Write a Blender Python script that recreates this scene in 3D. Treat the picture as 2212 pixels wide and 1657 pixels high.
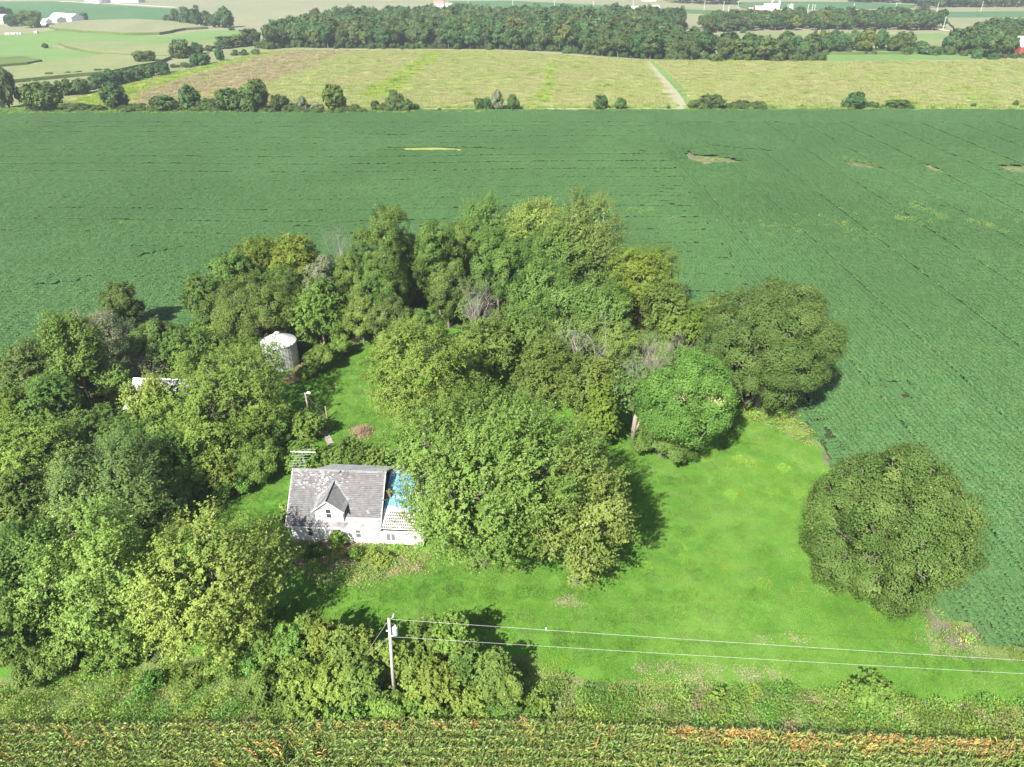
import bpy, math, random
import numpy as np
from mathutils import Vector, Matrix

# ------------------------------------------------------------------ camera, light
scene = bpy.context.scene
for o in list(bpy.data.objects):
    bpy.data.objects.remove(o)
CAMH = 56.0
PITCH = math.radians(31.0)
cam_d = bpy.data.cameras.new("camera")
cam = bpy.data.objects.new("camera", cam_d)
scene.collection.objects.link(cam)
cam.location = (0, 0, CAMH)
cam.rotation_euler = (math.radians(90) - PITCH, 0, 0)
cam_d.sensor_fit = 'HORIZONTAL'
cam_d.sensor_width = 36.0
cam_d.lens = 36.0 * 1535.0 / 2211.0
cam_d.clip_end = 12000
scene.camera = cam
scene.render.resolution_x = 1024
scene.render.resolution_y = 767

SUN = Vector((2.66, 4.64, -4.85)).normalized()      # direction the light travels
sun_el = math.asin(-SUN.z)
world = bpy.data.worlds.new("World")
scene.world = world
world.use_nodes = True
wn = world.node_tree.nodes
sky = wn.new('ShaderNodeTexSky')
sky.sky_type = 'NISHITA'
sky.sun_disc = False
sky.sun_elevation = sun_el
sky.sun_rotation = math.atan2(-SUN.x, -SUN.y)
sky.air_density = 1.0
sky.dust_density = 1.5
world.node_tree.links.new(sky.outputs[0], wn['Background'].inputs[0])
wn['Background'].inputs[1].default_value = 0.072
ld = bpy.data.lights.new("sun", 'SUN')
ld.energy = 5.0
ld.angle = math.radians(0.5)
ld.color = (1.0, 0.96, 0.88)
sl = bpy.data.objects.new("sun", ld)
scene.collection.objects.link(sl)
sl.rotation_euler = SUN.to_track_quat('-Z', 'Y').to_euler()
sl.location = (-50, -80, 120)
scene.view_settings.view_transform = 'Standard'
scene.view_settings.look = 'None'
scene.view_settings.gamma = 1
scene.view_settings.use_curve_mapping = False
scene.view_settings.exposure = 1.17

C = scene.collection
R = random.Random(7)
NP = np.random.default_rng(11)
PI = math.pi

# ------------------------------------------------------------------ helpers
FPX, CX, CY = 1535.0, 1105.5, 828.5
def ray(u, v):
    a = (u - CX) / FPX; b = (CY - v) / FPX
    return (a, math.cos(PITCH) + b*math.sin(PITCH), -math.sin(PITCH) + b*math.cos(PITCH))
def at(u, v, z=0.0):
    d = ray(u, v); t = (z - CAMH) / d[2]
    return Vector((d[0]*t, d[1]*t, z))
def depth(p):
    return p[1]*math.cos(PITCH) - (p[2]-CAMH)*math.sin(PITCH)
def tag(o, label=None, cat=None, group=None, kind=None):
    if label: o['label'] = label
    if cat: o['category'] = cat
    if group: o['group'] = group
    if kind: o['kind'] = kind
    return o
def empty(name, loc, rz=0.0, label=None, cat=None, group=None):
    o = bpy.data.objects.new(name, None); C.objects.link(o)
    o.empty_display_size = 0.3
    o.location = loc; o.rotation_euler = (0, 0, rz)
    return tag(o, label, cat, group)
def objm(name, me, parent=None, loc=None):
    o = bpy.data.objects.new(name, me); C.objects.link(o)
    if parent is not None: o.parent = parent
    if loc is not None: o.location = loc
    return o

class MB:
    """collects boxes, tubes and polygons for one mesh"""
    def __init__(s): s.v = []; s.f = []; s.m = []
    def add(s, vs, fs, mi=0):
        b = len(s.v); s.v += [tuple(x) for x in vs]
        s.f += [tuple(b+i for i in f) for f in fs]; s.m += [mi]*len(fs); return s
    def box(s, x0, x1, y0, y1, z0, z1, mi=0, M=None):
        vs = [Vector(p) for p in ((x0,y0,z0),(x1,y0,z0),(x1,y1,z0),(x0,y1,z0),(x0,y0,z1),(x1,y0,z1),(x1,y1,z1),(x0,y1,z1))]
        if M is not None: vs = [M @ p for p in vs]
        return s.add(vs, [(0,3,2,1),(4,5,6,7),(0,1,5,4),(1,2,6,5),(2,3,7,6),(3,0,4,7)], mi)
    def tube(s, pts, rad, k=6, mi=0, cap=True):
        pts = [Vector(p) for p in pts]
        if not isinstance(rad, (list, tuple)): rad = [rad]*len(pts)
        rings = []
        for i, p in enumerate(pts):
            d = (pts[min(i+1, len(pts)-1)] - pts[max(i-1, 0)])
            if d.length < 1e-6: d = Vector((0,0,1))
            d.normalize()
            a = d.cross(Vector((0,0,1)) if abs(d.z) < .9 else Vector((1,0,0))).normalized(); b = d.cross(a)
            rings.append([p + (a*math.cos(2*PI*j/k) + b*math.sin(2*PI*j/k))*rad[i] for j in range(k)])
        vs = [q for r in rings for q in r]; fs = []
        for i in range(len(pts)-1):
            for j in range(k):
                j2 = (j+1) % k
                fs.append((i*k+j, i*k+j2, (i+1)*k+j2, (i+1)*k+j))
        if cap: fs.append(tuple(range(k))[::-1]); fs.append(tuple((len(pts)-1)*k+j for j in range(k)))
        return s.add(vs, fs, mi)
    def mesh(s, name, mats, smooth=False):
        me = bpy.data.meshes.new(name); me.from_pydata(s.v, [], s.f)
        for m in (mats if isinstance(mats, (list, tuple)) else [mats]): me.materials.append(m)
        if any(s.m): me.polygons.foreach_set('material_index', s.m)
        if smooth: me.polygons.foreach_set('use_smooth', [True]*len(s.f))
        me.update(); return me
    def build(s, name, mats, parent=None, smooth=False, loc=None):
        return objm(name, s.mesh(name, mats, smooth), parent, loc)

# ------------------------------------------------------------------ materials
def newmat(name):
    m = bpy.data.materials.new(name); m.use_nodes = True
    nt = m.node_tree
    b = nt.nodes['Principled BSDF']
    return m, nt, b
def noise(nt, scale, detail=3, rough=.55, vec=None, stretch=None, dist=0.0):
    n = nt.nodes.new('ShaderNodeTexNoise'); n.inputs['Scale'].default_value = scale
    n.inputs['Detail'].default_value = detail; n.inputs['Roughness'].default_value = rough
    n.inputs['Distortion'].default_value = dist
    if vec is None:
        g = nt.nodes.new('ShaderNodeNewGeometry'); vec = g.outputs['Position']
    if stretch:
        mp = nt.nodes.new('ShaderNodeMapping'); mp.inputs['Scale'].default_value = stretch
        nt.links.new(vec, mp.inputs[0]); vec = mp.outputs[0]
    nt.links.new(vec, n.inputs['Vector'])
    return n.outputs['Fac']
def ramp(nt, fac, stops):
    r = nt.nodes.new('ShaderNodeValToRGB'); e = r.color_ramp.elements
    while len(e) < len(stops): e.new(.5)
    for i, (p, c) in enumerate(stops):
        e[i].position = p; e[i].color = (*c, 1)
    nt.links.new(fac, r.inputs[0]); return r.outputs[0]
def mixc(nt, fac, a, b, mode='MIX'):
    m = nt.nodes.new('ShaderNodeMix'); m.data_type = 'RGBA'; m.blend_type = mode
    for idx, x in ((0, fac), (6, a), (7, b)):
        if isinstance(x, (int, float)): m.inputs[idx].default_value = x
        elif isinstance(x, tuple): m.inputs[idx].default_value = (*x, 1)
        else: nt.links.new(x, m.inputs[idx])
    return m.outputs[2]
def ramp1(nt, fac, a, b):
    r = nt.nodes.new('ShaderNodeMapRange'); r.inputs[1].default_value = a; r.inputs[2].default_value = b
    nt.links.new(fac, r.inputs[0]); return r.outputs[0]
def bump(nt, b, fac, strength=.5, dist=.1):
    n = nt.nodes.new('ShaderNodeBump'); n.inputs['Strength'].default_value = strength
    n.inputs['Distance'].default_value = dist
    nt.links.new(fac, n.inputs['Height']); nt.links.new(n.outputs[0], b.inputs['Normal'])

def flat_mat(name, col, rough=.6, metal=0.0, var=.12, scale=3.0, bmp=0.0, spec=.4):
    m, nt, b = newmat(name)
    n = noise(nt, scale, 4)
    lo = tuple(c*(1-var) for c in col); hi = tuple(min(1, c*(1+var)) for c in col)
    nt.links.new(ramp(nt, n, [(.3, lo), (.7, hi)]), b.inputs['Base Color'])
    b.inputs['Roughness'].default_value = rough; b.inputs['Metallic'].default_value = metal
    b.inputs['Specular IOR Level'].default_value = spec
    if bmp: bump(nt, b, noise(nt, scale*4, 4), .5, bmp)
    return m

def ground_mat(name, cols, big=.03, mid=.4, fine=6.0, stretch=None, bmp=.15, spots=None, bscale=3.0, rot=None, fineamt=.35):
    """cols: (a,b,c) three colours mixed by two scales of noise"""
    m, nt, b = newmat(name)
    n1 = noise(nt, big, 4, .6, stretch=stretch, dist=.6)
    n2 = noise(nt, mid, 5, .65, stretch=stretch)
    c1 = ramp(nt, n1, [(.32, cols[0]), (.5, cols[1]), (.68, cols[2])])
    c2 = ramp(nt, n2, [(.3, cols[0]), (.5, cols[1]), (.72, cols[2])])
    c = mixc(nt, .5, c1, c2)
    n3 = noise(nt, fine, 3, .7)
    g = ramp(nt, n3, [(.3, (1-fineamt,)*3), (.7, (1+fineamt,)*3)])
    c = mixc(nt, 1.0, c, g, 'MULTIPLY')
    if spots:
        n4 = noise(nt, spots[0], 5, .7)
        c = mixc(nt, ramp1(nt, n4, spots[1], spots[1]+.08), c, spots[2])
    nt.links.new(c, b.inputs['Base Color'])
    b.inputs['Roughness'].default_value = .9; b.inputs['Specular IOR Level'].default_value = .15
    if bmp: bump(nt, b, noise(nt, bscale, 5, .7), .7, bmp)
    return m

def leaf_mat(name, a, b_, third=None, transl=.13, rough=.6, objvar=.12, world=None, spec=.12):
    """a..b_ by the leaf's own tint attribute; third = stray colour on a few leaves"""
    m, nt, b = newmat(name)
    at_ = nt.nodes.new('ShaderNodeAttribute'); at_.attribute_name = 'tint'
    f = at_.outputs['Fac']
    st = [(0.0, a), (.85, b_)]
    if third: st += [(.93, third)]
    c = ramp(nt, f, st)
    oi = nt.nodes.new('ShaderNodeObjectInfo')
    hs = nt.nodes.new('ShaderNodeHueSaturation')
    mr = nt.nodes.new('ShaderNodeMapRange'); mr.inputs[3].default_value = 1-objvar; mr.inputs[4].default_value = 1+objvar
    nt.links.new(oi.outputs['Random'], mr.inputs[0]); nt.links.new(mr.outputs[0], hs.inputs['Value'])
    ml = nt.nodes.new('ShaderNodeMath'); ml.operation = 'MULTIPLY'; ml.inputs[1].default_value = 7.31
    fr = nt.nodes.new('ShaderNodeMath'); fr.operation = 'FRACT'
    nt.links.new(oi.outputs['Random'], ml.inputs[0]); nt.links.new(ml.outputs[0], fr.inputs[0])
    mh = nt.nodes.new('ShaderNodeMapRange'); mh.inputs[3].default_value = .5-objvar*.16; mh.inputs[4].default_value = .5+objvar*.16
    nt.links.new(fr.outputs[0], mh.inputs[0]); nt.links.new(mh.outputs[0], hs.inputs['Hue'])
    nt.links.new(c, hs.inputs['Color']); c = hs.outputs[0]
    if world:                                        # slow drift of colour over the ground
        sc, amt, col = world
        n = noise(nt, sc, 4, .6, dist=.5)
        k = ramp1(nt, n, .38, .66)
        k2 = nt.nodes.new('ShaderNodeMath'); k2.operation = 'MULTIPLY'; k2.inputs[1].default_value = amt
        nt.links.new(k, k2.inputs[0])
        c = mixc(nt, k2.outputs[0], c, col)
    nt.links.new(c, b.inputs['Base Color'])
    b.inputs['Roughness'].default_value = rough; b.inputs['Specular IOR Level'].default_value = spec
    tr = nt.nodes.new('ShaderNodeBsdfTranslucent')
    tc = mixc(nt, 1.0, c, (1.2, 1.3, .5), 'MULTIPLY')
    nt.links.new(tc, tr.inputs['Color'])
    ms = nt.nodes.new('ShaderNodeMixShader'); ms.inputs[0].default_value = transl
    nt.links.new(b.outputs[0], ms.inputs[1]); nt.links.new(tr.outputs[0], ms.inputs[2])
    nt.links.new(ms.outputs[0], nt.nodes['Material Output'].inputs[0])
    return m

L = {}
L['silver'] = leaf_mat('leaf_silver_maple', (.080,.145,.026), (.185,.27,.060), (.30,.35,.16))
L['silver2'] = leaf_mat('leaf_silver_maple_pale', (.115,.185,.038), (.22,.305,.072), (.31,.37,.13))
L['bright'] = leaf_mat('leaf_box_elder', (.165,.245,.042), (.31,.39,.088), (.39,.43,.13))
L['bright2'] = leaf_mat('leaf_box_elder_green', (.12,.19,.035), (.24,.32,.072), (.34,.39,.12))
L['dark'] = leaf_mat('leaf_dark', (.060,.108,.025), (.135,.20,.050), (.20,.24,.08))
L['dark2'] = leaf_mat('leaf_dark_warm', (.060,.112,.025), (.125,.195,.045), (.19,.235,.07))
L['mid'] = leaf_mat('leaf_mid', (.070,.130,.025), (.16,.24,.052), (.24,.29,.08))
L['olive'] = leaf_mat('leaf_olive', (.09,.14,.02), (.18,.245,.035), (.25,.29,.05))
L['walnut'] = leaf_mat('leaf_walnut', (.10,.17,.028), (.21,.30,.058), (.30,.36,.09))
L['grey'] = leaf_mat('leaf_willow', (.14,.17,.09), (.23,.26,.15), (.30,.31,.21))
L['blue'] = leaf_mat('leaf_blue_green', (.072,.135,.036), (.155,.235,.068), (.25,.31,.13))
L['lush'] = leaf_mat('leaf_lush', (.080,.155,.028), (.165,.27,.052), (.25,.33,.07))
L['far'] = leaf_mat('leaf_far_wood', (.045,.090,.028), (.090,.150,.044), (.14,.19,.06), transl=.08, objvar=.22)
L['farolive'] = leaf_mat('leaf_far_olive', (.07,.105,.026), (.125,.17,.042), (.19,.20,.06), transl=.08, objvar=.2)
L['hedge'] = leaf_mat('leaf_hedge', (.055,.10,.026), (.12,.18,.046), (.18,.22,.07))
L['cream'] = leaf_mat('leaf_dying', (.45,.42,.22), (.62,.56,.34), None)
M = {}
def bark_mat(name, a, b_):
    m, nt, b = newmat(name)
    n = noise(nt, 3, 4, .7, stretch=(4, 4, .7))
    nt.links.new(ramp(nt, n, [(.3, a), (.7, b_)]), b.inputs['Base Color'])
    b.inputs['Roughness'].default_value = .9; bump(nt, b, n, .6, .05); return m
M['bark'] = bark_mat('bark', (.10,.085,.065), (.22,.19,.16))
M['bark_pale'] = bark_mat('bark_pale', (.24,.20,.16), (.42,.37,.31))
M['dead'] = bark_mat('dead_wood', (.20,.185,.155), (.36,.34,.29))

# ------------------------------------------------------------------ leaf meshes with numpy
def unit(a):
    return a / np.maximum(np.linalg.norm(a, axis=-1, keepdims=True), 1e-9)
def leaf_mesh(name, P, N, S, tint, mats, aspect=.62, rng=NP, mi=None):
    if len(P) > 2500: return leaf_mesh3(name, P, N, S, tint, mats, rng, mi)
    return leaf_mesh4(name, P, N, S, tint, mats, aspect, rng, mi)
def leaf_mesh3(name, P, N, S, tint, mats, rng, mi):
    n = len(P); t = unit(np.cross(N, rng.normal(size=(n, 3)))); b = np.cross(N, t)
    s = S[:, None]; V = np.empty((n, 3, 3))
    V[:, 0] = P + t*s*1.1; V[:, 1] = P - t*s*.7 + b*s*.75 - N*s*.1; V[:, 2] = P - t*s*.7 - b*s*.75 - N*s*.1
    me = bpy.data.meshes.new(name)
    me.vertices.add(n*3); me.vertices.foreach_set('co', V.ravel())
    me.loops.add(n*3); me.loops.foreach_set('vertex_index', np.arange(n*3, dtype=np.int32))
    me.polygons.add(n); me.polygons.foreach_set('loop_start', np.arange(0, n*3, 3, dtype=np.int32))
    a = me.attributes.new('tint', 'FLOAT', 'FACE'); a.data.foreach_set('value', tint.astype(np.float32))
    for m in (mats if isinstance(mats, list) else [mats]): me.materials.append(m)
    if mi is not None: me.polygons.foreach_set('material_index', mi.astype(np.int32))
    me.update(calc_edges=True); return me
def leaf_mesh4(name, P, N, S, tint, mats, aspect=.62, rng=NP, mi=None):
    """one rhombic leaf spray per point"""
    n = len(P); t = unit(np.cross(N, rng.normal(size=(n, 3)))); b = np.cross(N, t)
    s = S[:, None]
    V = np.empty((n, 4, 3))
    V[:, 0] = P - t*s; V[:, 2] = P + t*s
    V[:, 1] = P + b*s*aspect + N*s*.12; V[:, 3] = P - b*s*aspect + N*s*.12
    me = bpy.data.meshes.new(name)
    me.vertices.add(n*4); me.vertices.foreach_set('co', V.ravel())
    me.loops.add(n*4); me.loops.foreach_set('vertex_index', np.arange(n*4, dtype=np.int32))
    me.polygons.add(n); me.polygons.foreach_set('loop_start', np.arange(0, n*4, 4, dtype=np.int32))
    a = me.attributes.new('tint', 'FLOAT', 'FACE'); a.data.foreach_set('value', tint.astype(np.float32))
    for m in (mats if isinstance(mats, list) else [mats]): me.materials.append(m)
    if mi is not None: me.polygons.foreach_set('material_index', mi.astype(np.int32))
    me.update(calc_edges=True); return me

def crown_shape(r, rz, rng, style, nl=None, low=-.55, clump=None, density=1.0, gap=.1, solid=False):
    """returns lobes, clump centres, clump normals and clump radius; crown centre at the origin"""
    nl = nl or int((42 if solid else 14) + r*1.4)
    lob = []
    for i in range(nl):                      # boughs spread round the crown, golden-angle with jitter
        z = low + (1-low)*(i+.5)/nl; z += rng.normal()*.07; z = min(.97, z)
        a = i*2.399 + rng.normal()*.35; h = math.sqrt(max(0, 1-z*z))
        k = .54 + rng.random()*.30
        rad = (.24 + rng.random()*.20) * (1.05 if z > 0 else .9)
        if solid: k = .70 + rng.random()*.09; rad = .21 + rng.random()*.07
        lob.append((np.array([h*math.cos(a), h*math.sin(a), z])*k, rad))
    lob.append((np.array([0, 0, .0]), .72 if solid else .46))
    sc = np.array([r, r, rz])
    clump = clump or max(.5, min(.95, .09*r + .32))
    cc = []; cn = []; li = []
    for j, (c, rad) in enumerate(lob):
        area = 4*PI*(rad*(r*r*rz)**(1/3))**2
        m = int(area / (clump*clump*1.85) * density)
        d = unit(rng.normal(size=(m, 3)))
        rr = rad*(1 + rng.normal(size=(m, 1))*.07 - rng.random((m, 1))**3*.35)
        p = c + d*rr
        keep = np.ones(m, bool)
        for jj, (c2, r2) in enumerate(lob):
            if jj != j: keep &= np.linalg.norm(p - c2, axis=1) > r2*((.72 if solid else .80) + .1*rng.random(m))
        keep &= (p[:, 2] > low-.35) & (rng.random(m) > (.0 if solid else gap + .04))
        keep &= ~((d[:, 2] < -.55) & (rng.random(m) < .55))
        p = p[keep]; d = d[keep]
        cc.append(p*sc); cn.append(unit(d*.75 + unit(p)*.35 + np.array([0, 0, .3]))); li += [j]*len(p)
    return [(c*sc, rad*(r*r*rz)**(1/3)) for c, rad in lob], np.concatenate(cc), np.concatenate(cn), clump, np.array(li)

def crown_mesh(name, r, rz, seed, style, mats, leaf=.2, per=26, low=-.55, gap=.1, density=1.0, clump=None, patch=0.0, skew=0.0, inner=3, solid=False):
    rng = np.random.default_rng(seed)
    lobes, cc, cn, cr, li = crown_shape(r, rz, rng, style, low=low, gap=gap, density=density, clump=clump, solid=solid)
    K = len(cc)
    lobt = rng.random(len(lobes))
    ct = .38*rng.random(K) + .42*lobt[li]
    idx = np.repeat(np.arange(K), per); n = len(idx)
    c = cc[idx]; nn = cn[idx]
    if style == 'maple':                      # upswept shoots
        sh = 6
        sd = unit(cn[:, None, :]*.8 + np.array([.28, .05, .42]) + rng.normal(size=(K, sh, 3))*.42)
        so = cc[:, None, :] + rng.normal(size=(K, sh, 3))*cr*.42 - cn[:, None, :]*cr*.35
        w = rng.integers(0, sh, n)
        t = rng.random(n)**.8
        d = sd[idx, w]
        P = so[idx, w] + d*(t*cr*1.7)[:, None] + rng.normal(size=(n, 3))*(cr*.17*(1.15-t))[:, None]
        N = unit(d*.3 + nn*.75 + rng.normal(size=(n, 3))*.38 + np.array([0, 0, .3]))
    elif style == 'feather':                  # arching compound leaves
        sh = 5
        a = rng.random((K, sh))*2*PI
        sd = np.stack([np.cos(a), np.sin(a), .35+rng.random((K, sh))*.5], -1) + cn[:, None, :]*.8
        sd = unit(sd)
        so = cc[:, None, :] + rng.normal(size=(K, sh, 3))*cr*.45
        w = rng.integers(0, sh, n); t = rng.random(n)
        d = sd[idx, w]
        P = so[idx, w] + d*(t*cr*1.25)[:, None] + rng.normal(size=(n, 3))*(cr*.13)
        P[:, 2] -= t*t*cr*.8
        N = unit(nn*.6 + rng.normal(size=(n, 3))*.35 + np.array([0, 0, .55]))
    elif style == 'wispy':
        d = unit(rng.normal(size=(n, 3)))
        P = c + d*(rng.random(n)**.6*cr*1.35)[:, None]
        N = unit(nn*.3 + rng.normal(size=(n, 3))*.8)
    else:                                     # round, domed sprays
        q = rng.normal(size=(n, 3)); q = unit(q)*(rng.random(n)**.4)[:, None]
        dn = (q*nn).sum(1)[:, None]
        q = q - nn*dn*.55
        tl = np.linalg.norm(q - nn*(q*nn).sum(1)[:, None], axis=1)[:, None]
        P = c + q*cr*.98 - nn*(tl**2)*cr*.6
        N = unit(nn*.85 + (q)*.6 + rng.normal(size=(n, 3))*.33)
    S = leaf*(.7 + .6*rng.random(n))
    T = np.clip(ct[idx] + .20*rng.random(n), 0, .9)
    T = np.where(rng.random(n) < .012, 1.0, T)
    if inner:                                 # large inner leaves, crevice shade painted in by a darker tint
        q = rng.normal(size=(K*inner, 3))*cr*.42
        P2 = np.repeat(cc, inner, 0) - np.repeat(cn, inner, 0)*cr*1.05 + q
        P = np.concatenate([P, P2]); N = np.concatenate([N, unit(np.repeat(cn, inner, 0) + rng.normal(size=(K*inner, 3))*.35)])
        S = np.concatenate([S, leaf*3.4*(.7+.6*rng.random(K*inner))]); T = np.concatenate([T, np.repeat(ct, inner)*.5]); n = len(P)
    if skew: P[:, 0] += skew*r*(P[:, 2]/rz); cc = cc.copy(); cc[:, 0] += skew*r*(cc[:, 2]/rz)
    mi = None
    if patch:                                 # one or two boughs in another colour
        mi = np.zeros(n)
        top = [j for j in range(len(lobes)) if lobes[j][0][2] > 0]
        ks = rng.choice(len(cc), 3, replace=False)
        mi = patch(P, rng)
    return leaf_mesh(name, P, N, S, T, mats, rng=rng, mi=mi), lobes, cc

def limb_path(a, b, rng, bend=.12, n=5):
    a = Vector(a); b = Vector(b); d = b - a; ln = d.length
    off = Vector(rng.normal(size=3))*ln*bend; out = []
    for i in range(n):
        t = i/(n-1)
        out.append(a + d*t + off*math.sin(PI*t) + Vector((0, 0, -ln*.10*math.sin(PI*t))) + Vector(rng.normal(size=3))*ln*.02*(0 < t < 1))
    return out
def trunk_mesh(name, zc, lobes, cc, seed, mat, tr=.3, twigs=40, fork=.35, lean=(0, 0)):
    """trunk from the ground at the origin, limbs to every bough, twigs to the sprays; crown centre at height zc"""
    rng = np.random.default_rng(seed+900); mb = MB()
    up = Vector((0, 0, zc))
    zf = max(.5, zc*fork)
    top = Vector((lean[0], lean[1], zc))
    pts = [Vector((0, 0, -.3)), Vector((0, 0, .15)), Vector((lean[0]*.3, lean[1]*.3, zf)), Vector((lean[0]*.7, lean[1]*.7, zf+(zc-zf)*.5)), top]
    mb.tube(pts, [tr*1.5, tr*1.12, tr*.85, tr*.6, tr*.4], 8)
    for (c, rad) in lobes:
        st = Vector((lean[0]*.5, lean[1]*.5, zf + (zc-zf)*rng.random()*.9))
        en = Vector(c)*1.15 + up
        if en.z < .4: en.z = .4
        mb.tube(limb_path(st, en, rng), [tr*.5, tr*.42, tr*.32, tr*.22, tr*.1], 5)
    if twigs:
        lc = np.array([c for c, _ in lobes])
        for k in rng.choice(len(cc), min(twigs, len(cc)), replace=False):
            j = np.argmin(np.linalg.norm(lc - cc[k], axis=1))
            mb.tube(limb_path(Vector(lc[j])+up, Vector(cc[k]*1.03)+up, rng, .1, 4), [tr*.16, tr*.12, tr*.08, tr*.03], 3, cap=False)
    return mb.mesh(name, mat, True)

def bare_mesh(name, h, spread, seed, mat, tr=.18, levels=4, lean=0.0, first=.3):
    rng = np.random.default_rng(seed); mb = MB()
    def grow(p, d, ln, r, lv):
        n = 4; pts = [p]; rs = [r]; q = p.copy(); dd = d.copy()
        for i in range(n):
            dd = (dd + Vector(rng.normal(size=3))*.16 + Vector((0, 0, .05))).normalized()
            q = q + dd*ln/n; pts.append(q.copy()); rs.append(r*(1-.6*(i+1)/n))
        mb.tube(pts, rs, 6 if lv > 2 else 3, cap=False)
        if lv == 0: return
        for k in range(3 + (lv > 1) + (rng.random() < .4)):
            i = 1 + int(rng.random()*n); i = min(i, n)
            a = rng.random()*2*PI
            side = Vector((math.cos(a), math.sin(a), .1))
            nd = (dd*.65 + side*spread*(.6+.6*rng.random()) + Vector((0, 0, .2))).normalized()
            grow(pts[i], nd, ln*(.5+.25*rng.random()), rs[i]*.62, lv-1)
    p0 = Vector((0, 0, -.2)); p1 = Vector((lean*h*first, 0, h*first))
    mb.tube([p0, (p0+p1)/2, p1], [tr*1.3, tr*1.1, tr], 7)
    for k in range(3):
        a = rng.random()*2*PI
        grow(p1, Vector((math.cos(a)*.4*spread+lean, math.sin(a)*.4*spread, 1)).normalized(), h*.42, tr*.75, levels-1)
    return mb.mesh(name, mat, True)

# ------------------------------------------------------------------ instanced stuff (geometry nodes)
def proto_col(name, meshes):
    c = bpy.data.collections.new(name)
    for i, me in enumerate(meshes):
        o = bpy.data.objects.new('%s_%d' % (name, i), me); c.objects.link(o)
    return c
def scatter(name, pts, rz, sc, idx, coll, label, cat):
    n = len(pts)
    me = bpy.data.meshes.new(name); me.vertices.add(n)
    me.vertices.foreach_set('co', np.asarray(pts, dtype=np.float32).ravel())
    rot = np.zeros((n, 3), np.float32); rot[:, 2] = rz
    a = me.attributes.new('rot', 'FLOAT_VECTOR', 'POINT'); a.data.foreach_set('vector', rot.ravel())
    a = me.attributes.new('scl', 'FLOAT_VECTOR', 'POINT'); a.data.foreach_set('vector', np.asarray(sc, np.float32).ravel())
    a = me.attributes.new('pick', 'INT', 'POINT'); a.data.foreach_set('value', np.asarray(idx, np.int32))
    me.update()
    o = objm(name, me)
    ng = bpy.data.node_groups.new(name, 'GeometryNodeTree')
    ng.interface.new_socket('Geometry', in_out='INPUT', socket_type='NodeSocketGeometry')
    ng.interface.new_socket('Geometry', in_out='OUTPUT', socket_type='NodeSocketGeometry')
    gi = ng.nodes.new('NodeGroupInput'); go = ng.nodes.new('NodeGroupOutput')
    ip = ng.nodes.new('GeometryNodeInstanceOnPoints')
    ci = ng.nodes.new('GeometryNodeCollectionInfo'); ci.inputs['Collection'].default_value = coll
    ci.inputs['Separate Children'].default_value = True; ci.inputs['Reset Children'].default_value = True
    def named(nm, ty):
        q = ng.nodes.new('GeometryNodeInputNamedAttribute'); q.data_type = ty; q.inputs['Name'].default_value = nm
        return q.outputs['Attribute']
    ng.links.new(gi.outputs[0], ip.inputs['Points']); ng.links.new(ci.outputs[0], ip.inputs['Instance'])
    ip.inputs['Pick Instance'].default_value = True
    ng.links.new(named('pick', 'INT'), ip.inputs['Instance Index'])
    e2r = ng.nodes.new('FunctionNodeEulerToRotation')
    ng.links.new(named('rot', 'FLOAT_VECTOR'), e2r.inputs[0]); ng.links.new(e2r.outputs[0], ip.inputs['Rotation'])
    ng.links.new(named('scl', 'FLOAT_VECTOR'), ip.inputs['Scale'])
    ng.links.new(ip.outputs[0], go.inputs[0])
    md = o.modifiers.new('scatter', 'NODES'); md.node_group = ng
    return tag(o, label, cat, kind='stuff')

def inpoly(x, y, poly):
    x = np.asarray(x); y = np.asarray(y); ins = np.zeros(x.shape, bool); n = len(poly)
    for i in range(n):
        x1, y1 = poly[i][0], poly[i][1]; x2, y2 = poly[(i+1) % n][0], poly[(i+1) % n][1]
        c = ((y1 > y) != (y2 > y)) & (x < (x2-x1)*(y-y1)/((y2-y1) if y2 != y1 else 1e-9) + x1)
        ins ^= c
    return ins
def gpoly(uv): return [at(u, v)[:2] for u, v in uv]
def wavy(poly, amp=.4, step=2.5, seed=1):
    """same outline with small irregularities"""
    rr = random.Random(seed); out = []
    for i in range(len(poly)):
        a = Vector(poly[i]); b = Vector(poly[(i+1) % len(poly)]); n = max(1, min(60, int((b-a).length/step)))
        for k in range(n):
            p = a.lerp(b, k/n); out.append((p.x + rr.uniform(-amp, amp)*(k > 0), p.y + rr.uniform(-amp, amp)*(k > 0)))
    return out
def sheet(name, poly, z, mat, thick=0.0, kind='structure', side=None):
    """flat polygon; with thickness it is a block of standing crop"""
    from mathutils.geometry import tessellate_polygon
    tri = tessellate_polygon([[Vector((p[0], p[1], 0)) for p in poly]])
    n = len(poly); mb = MB()
    top = [(p[0], p[1], z+thick) for p in poly]
    fs = []
    for t in tri:
        a, b_, c = (Vector(top[i]) for i in t)
        nz = (b_-a).cross(c-a).z
        fs.append(tuple(t) if nz > 0 else tuple(t)[::-1])
    mb.add(top, fs)
    if thick:
        for i in range(n):
            p = poly[i]; q = poly[(i+1) % n]
            mb.add([(p[0],p[1],z),(q[0],q[1],z),(q[0],q[1],z+thick),(p[0],p[1],z+thick)], [(0,1,2,3)], 1 if side else 0)
    o = mb.build(name, [mat, side] if side else mat)
    return tag(o, kind=kind)

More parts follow.
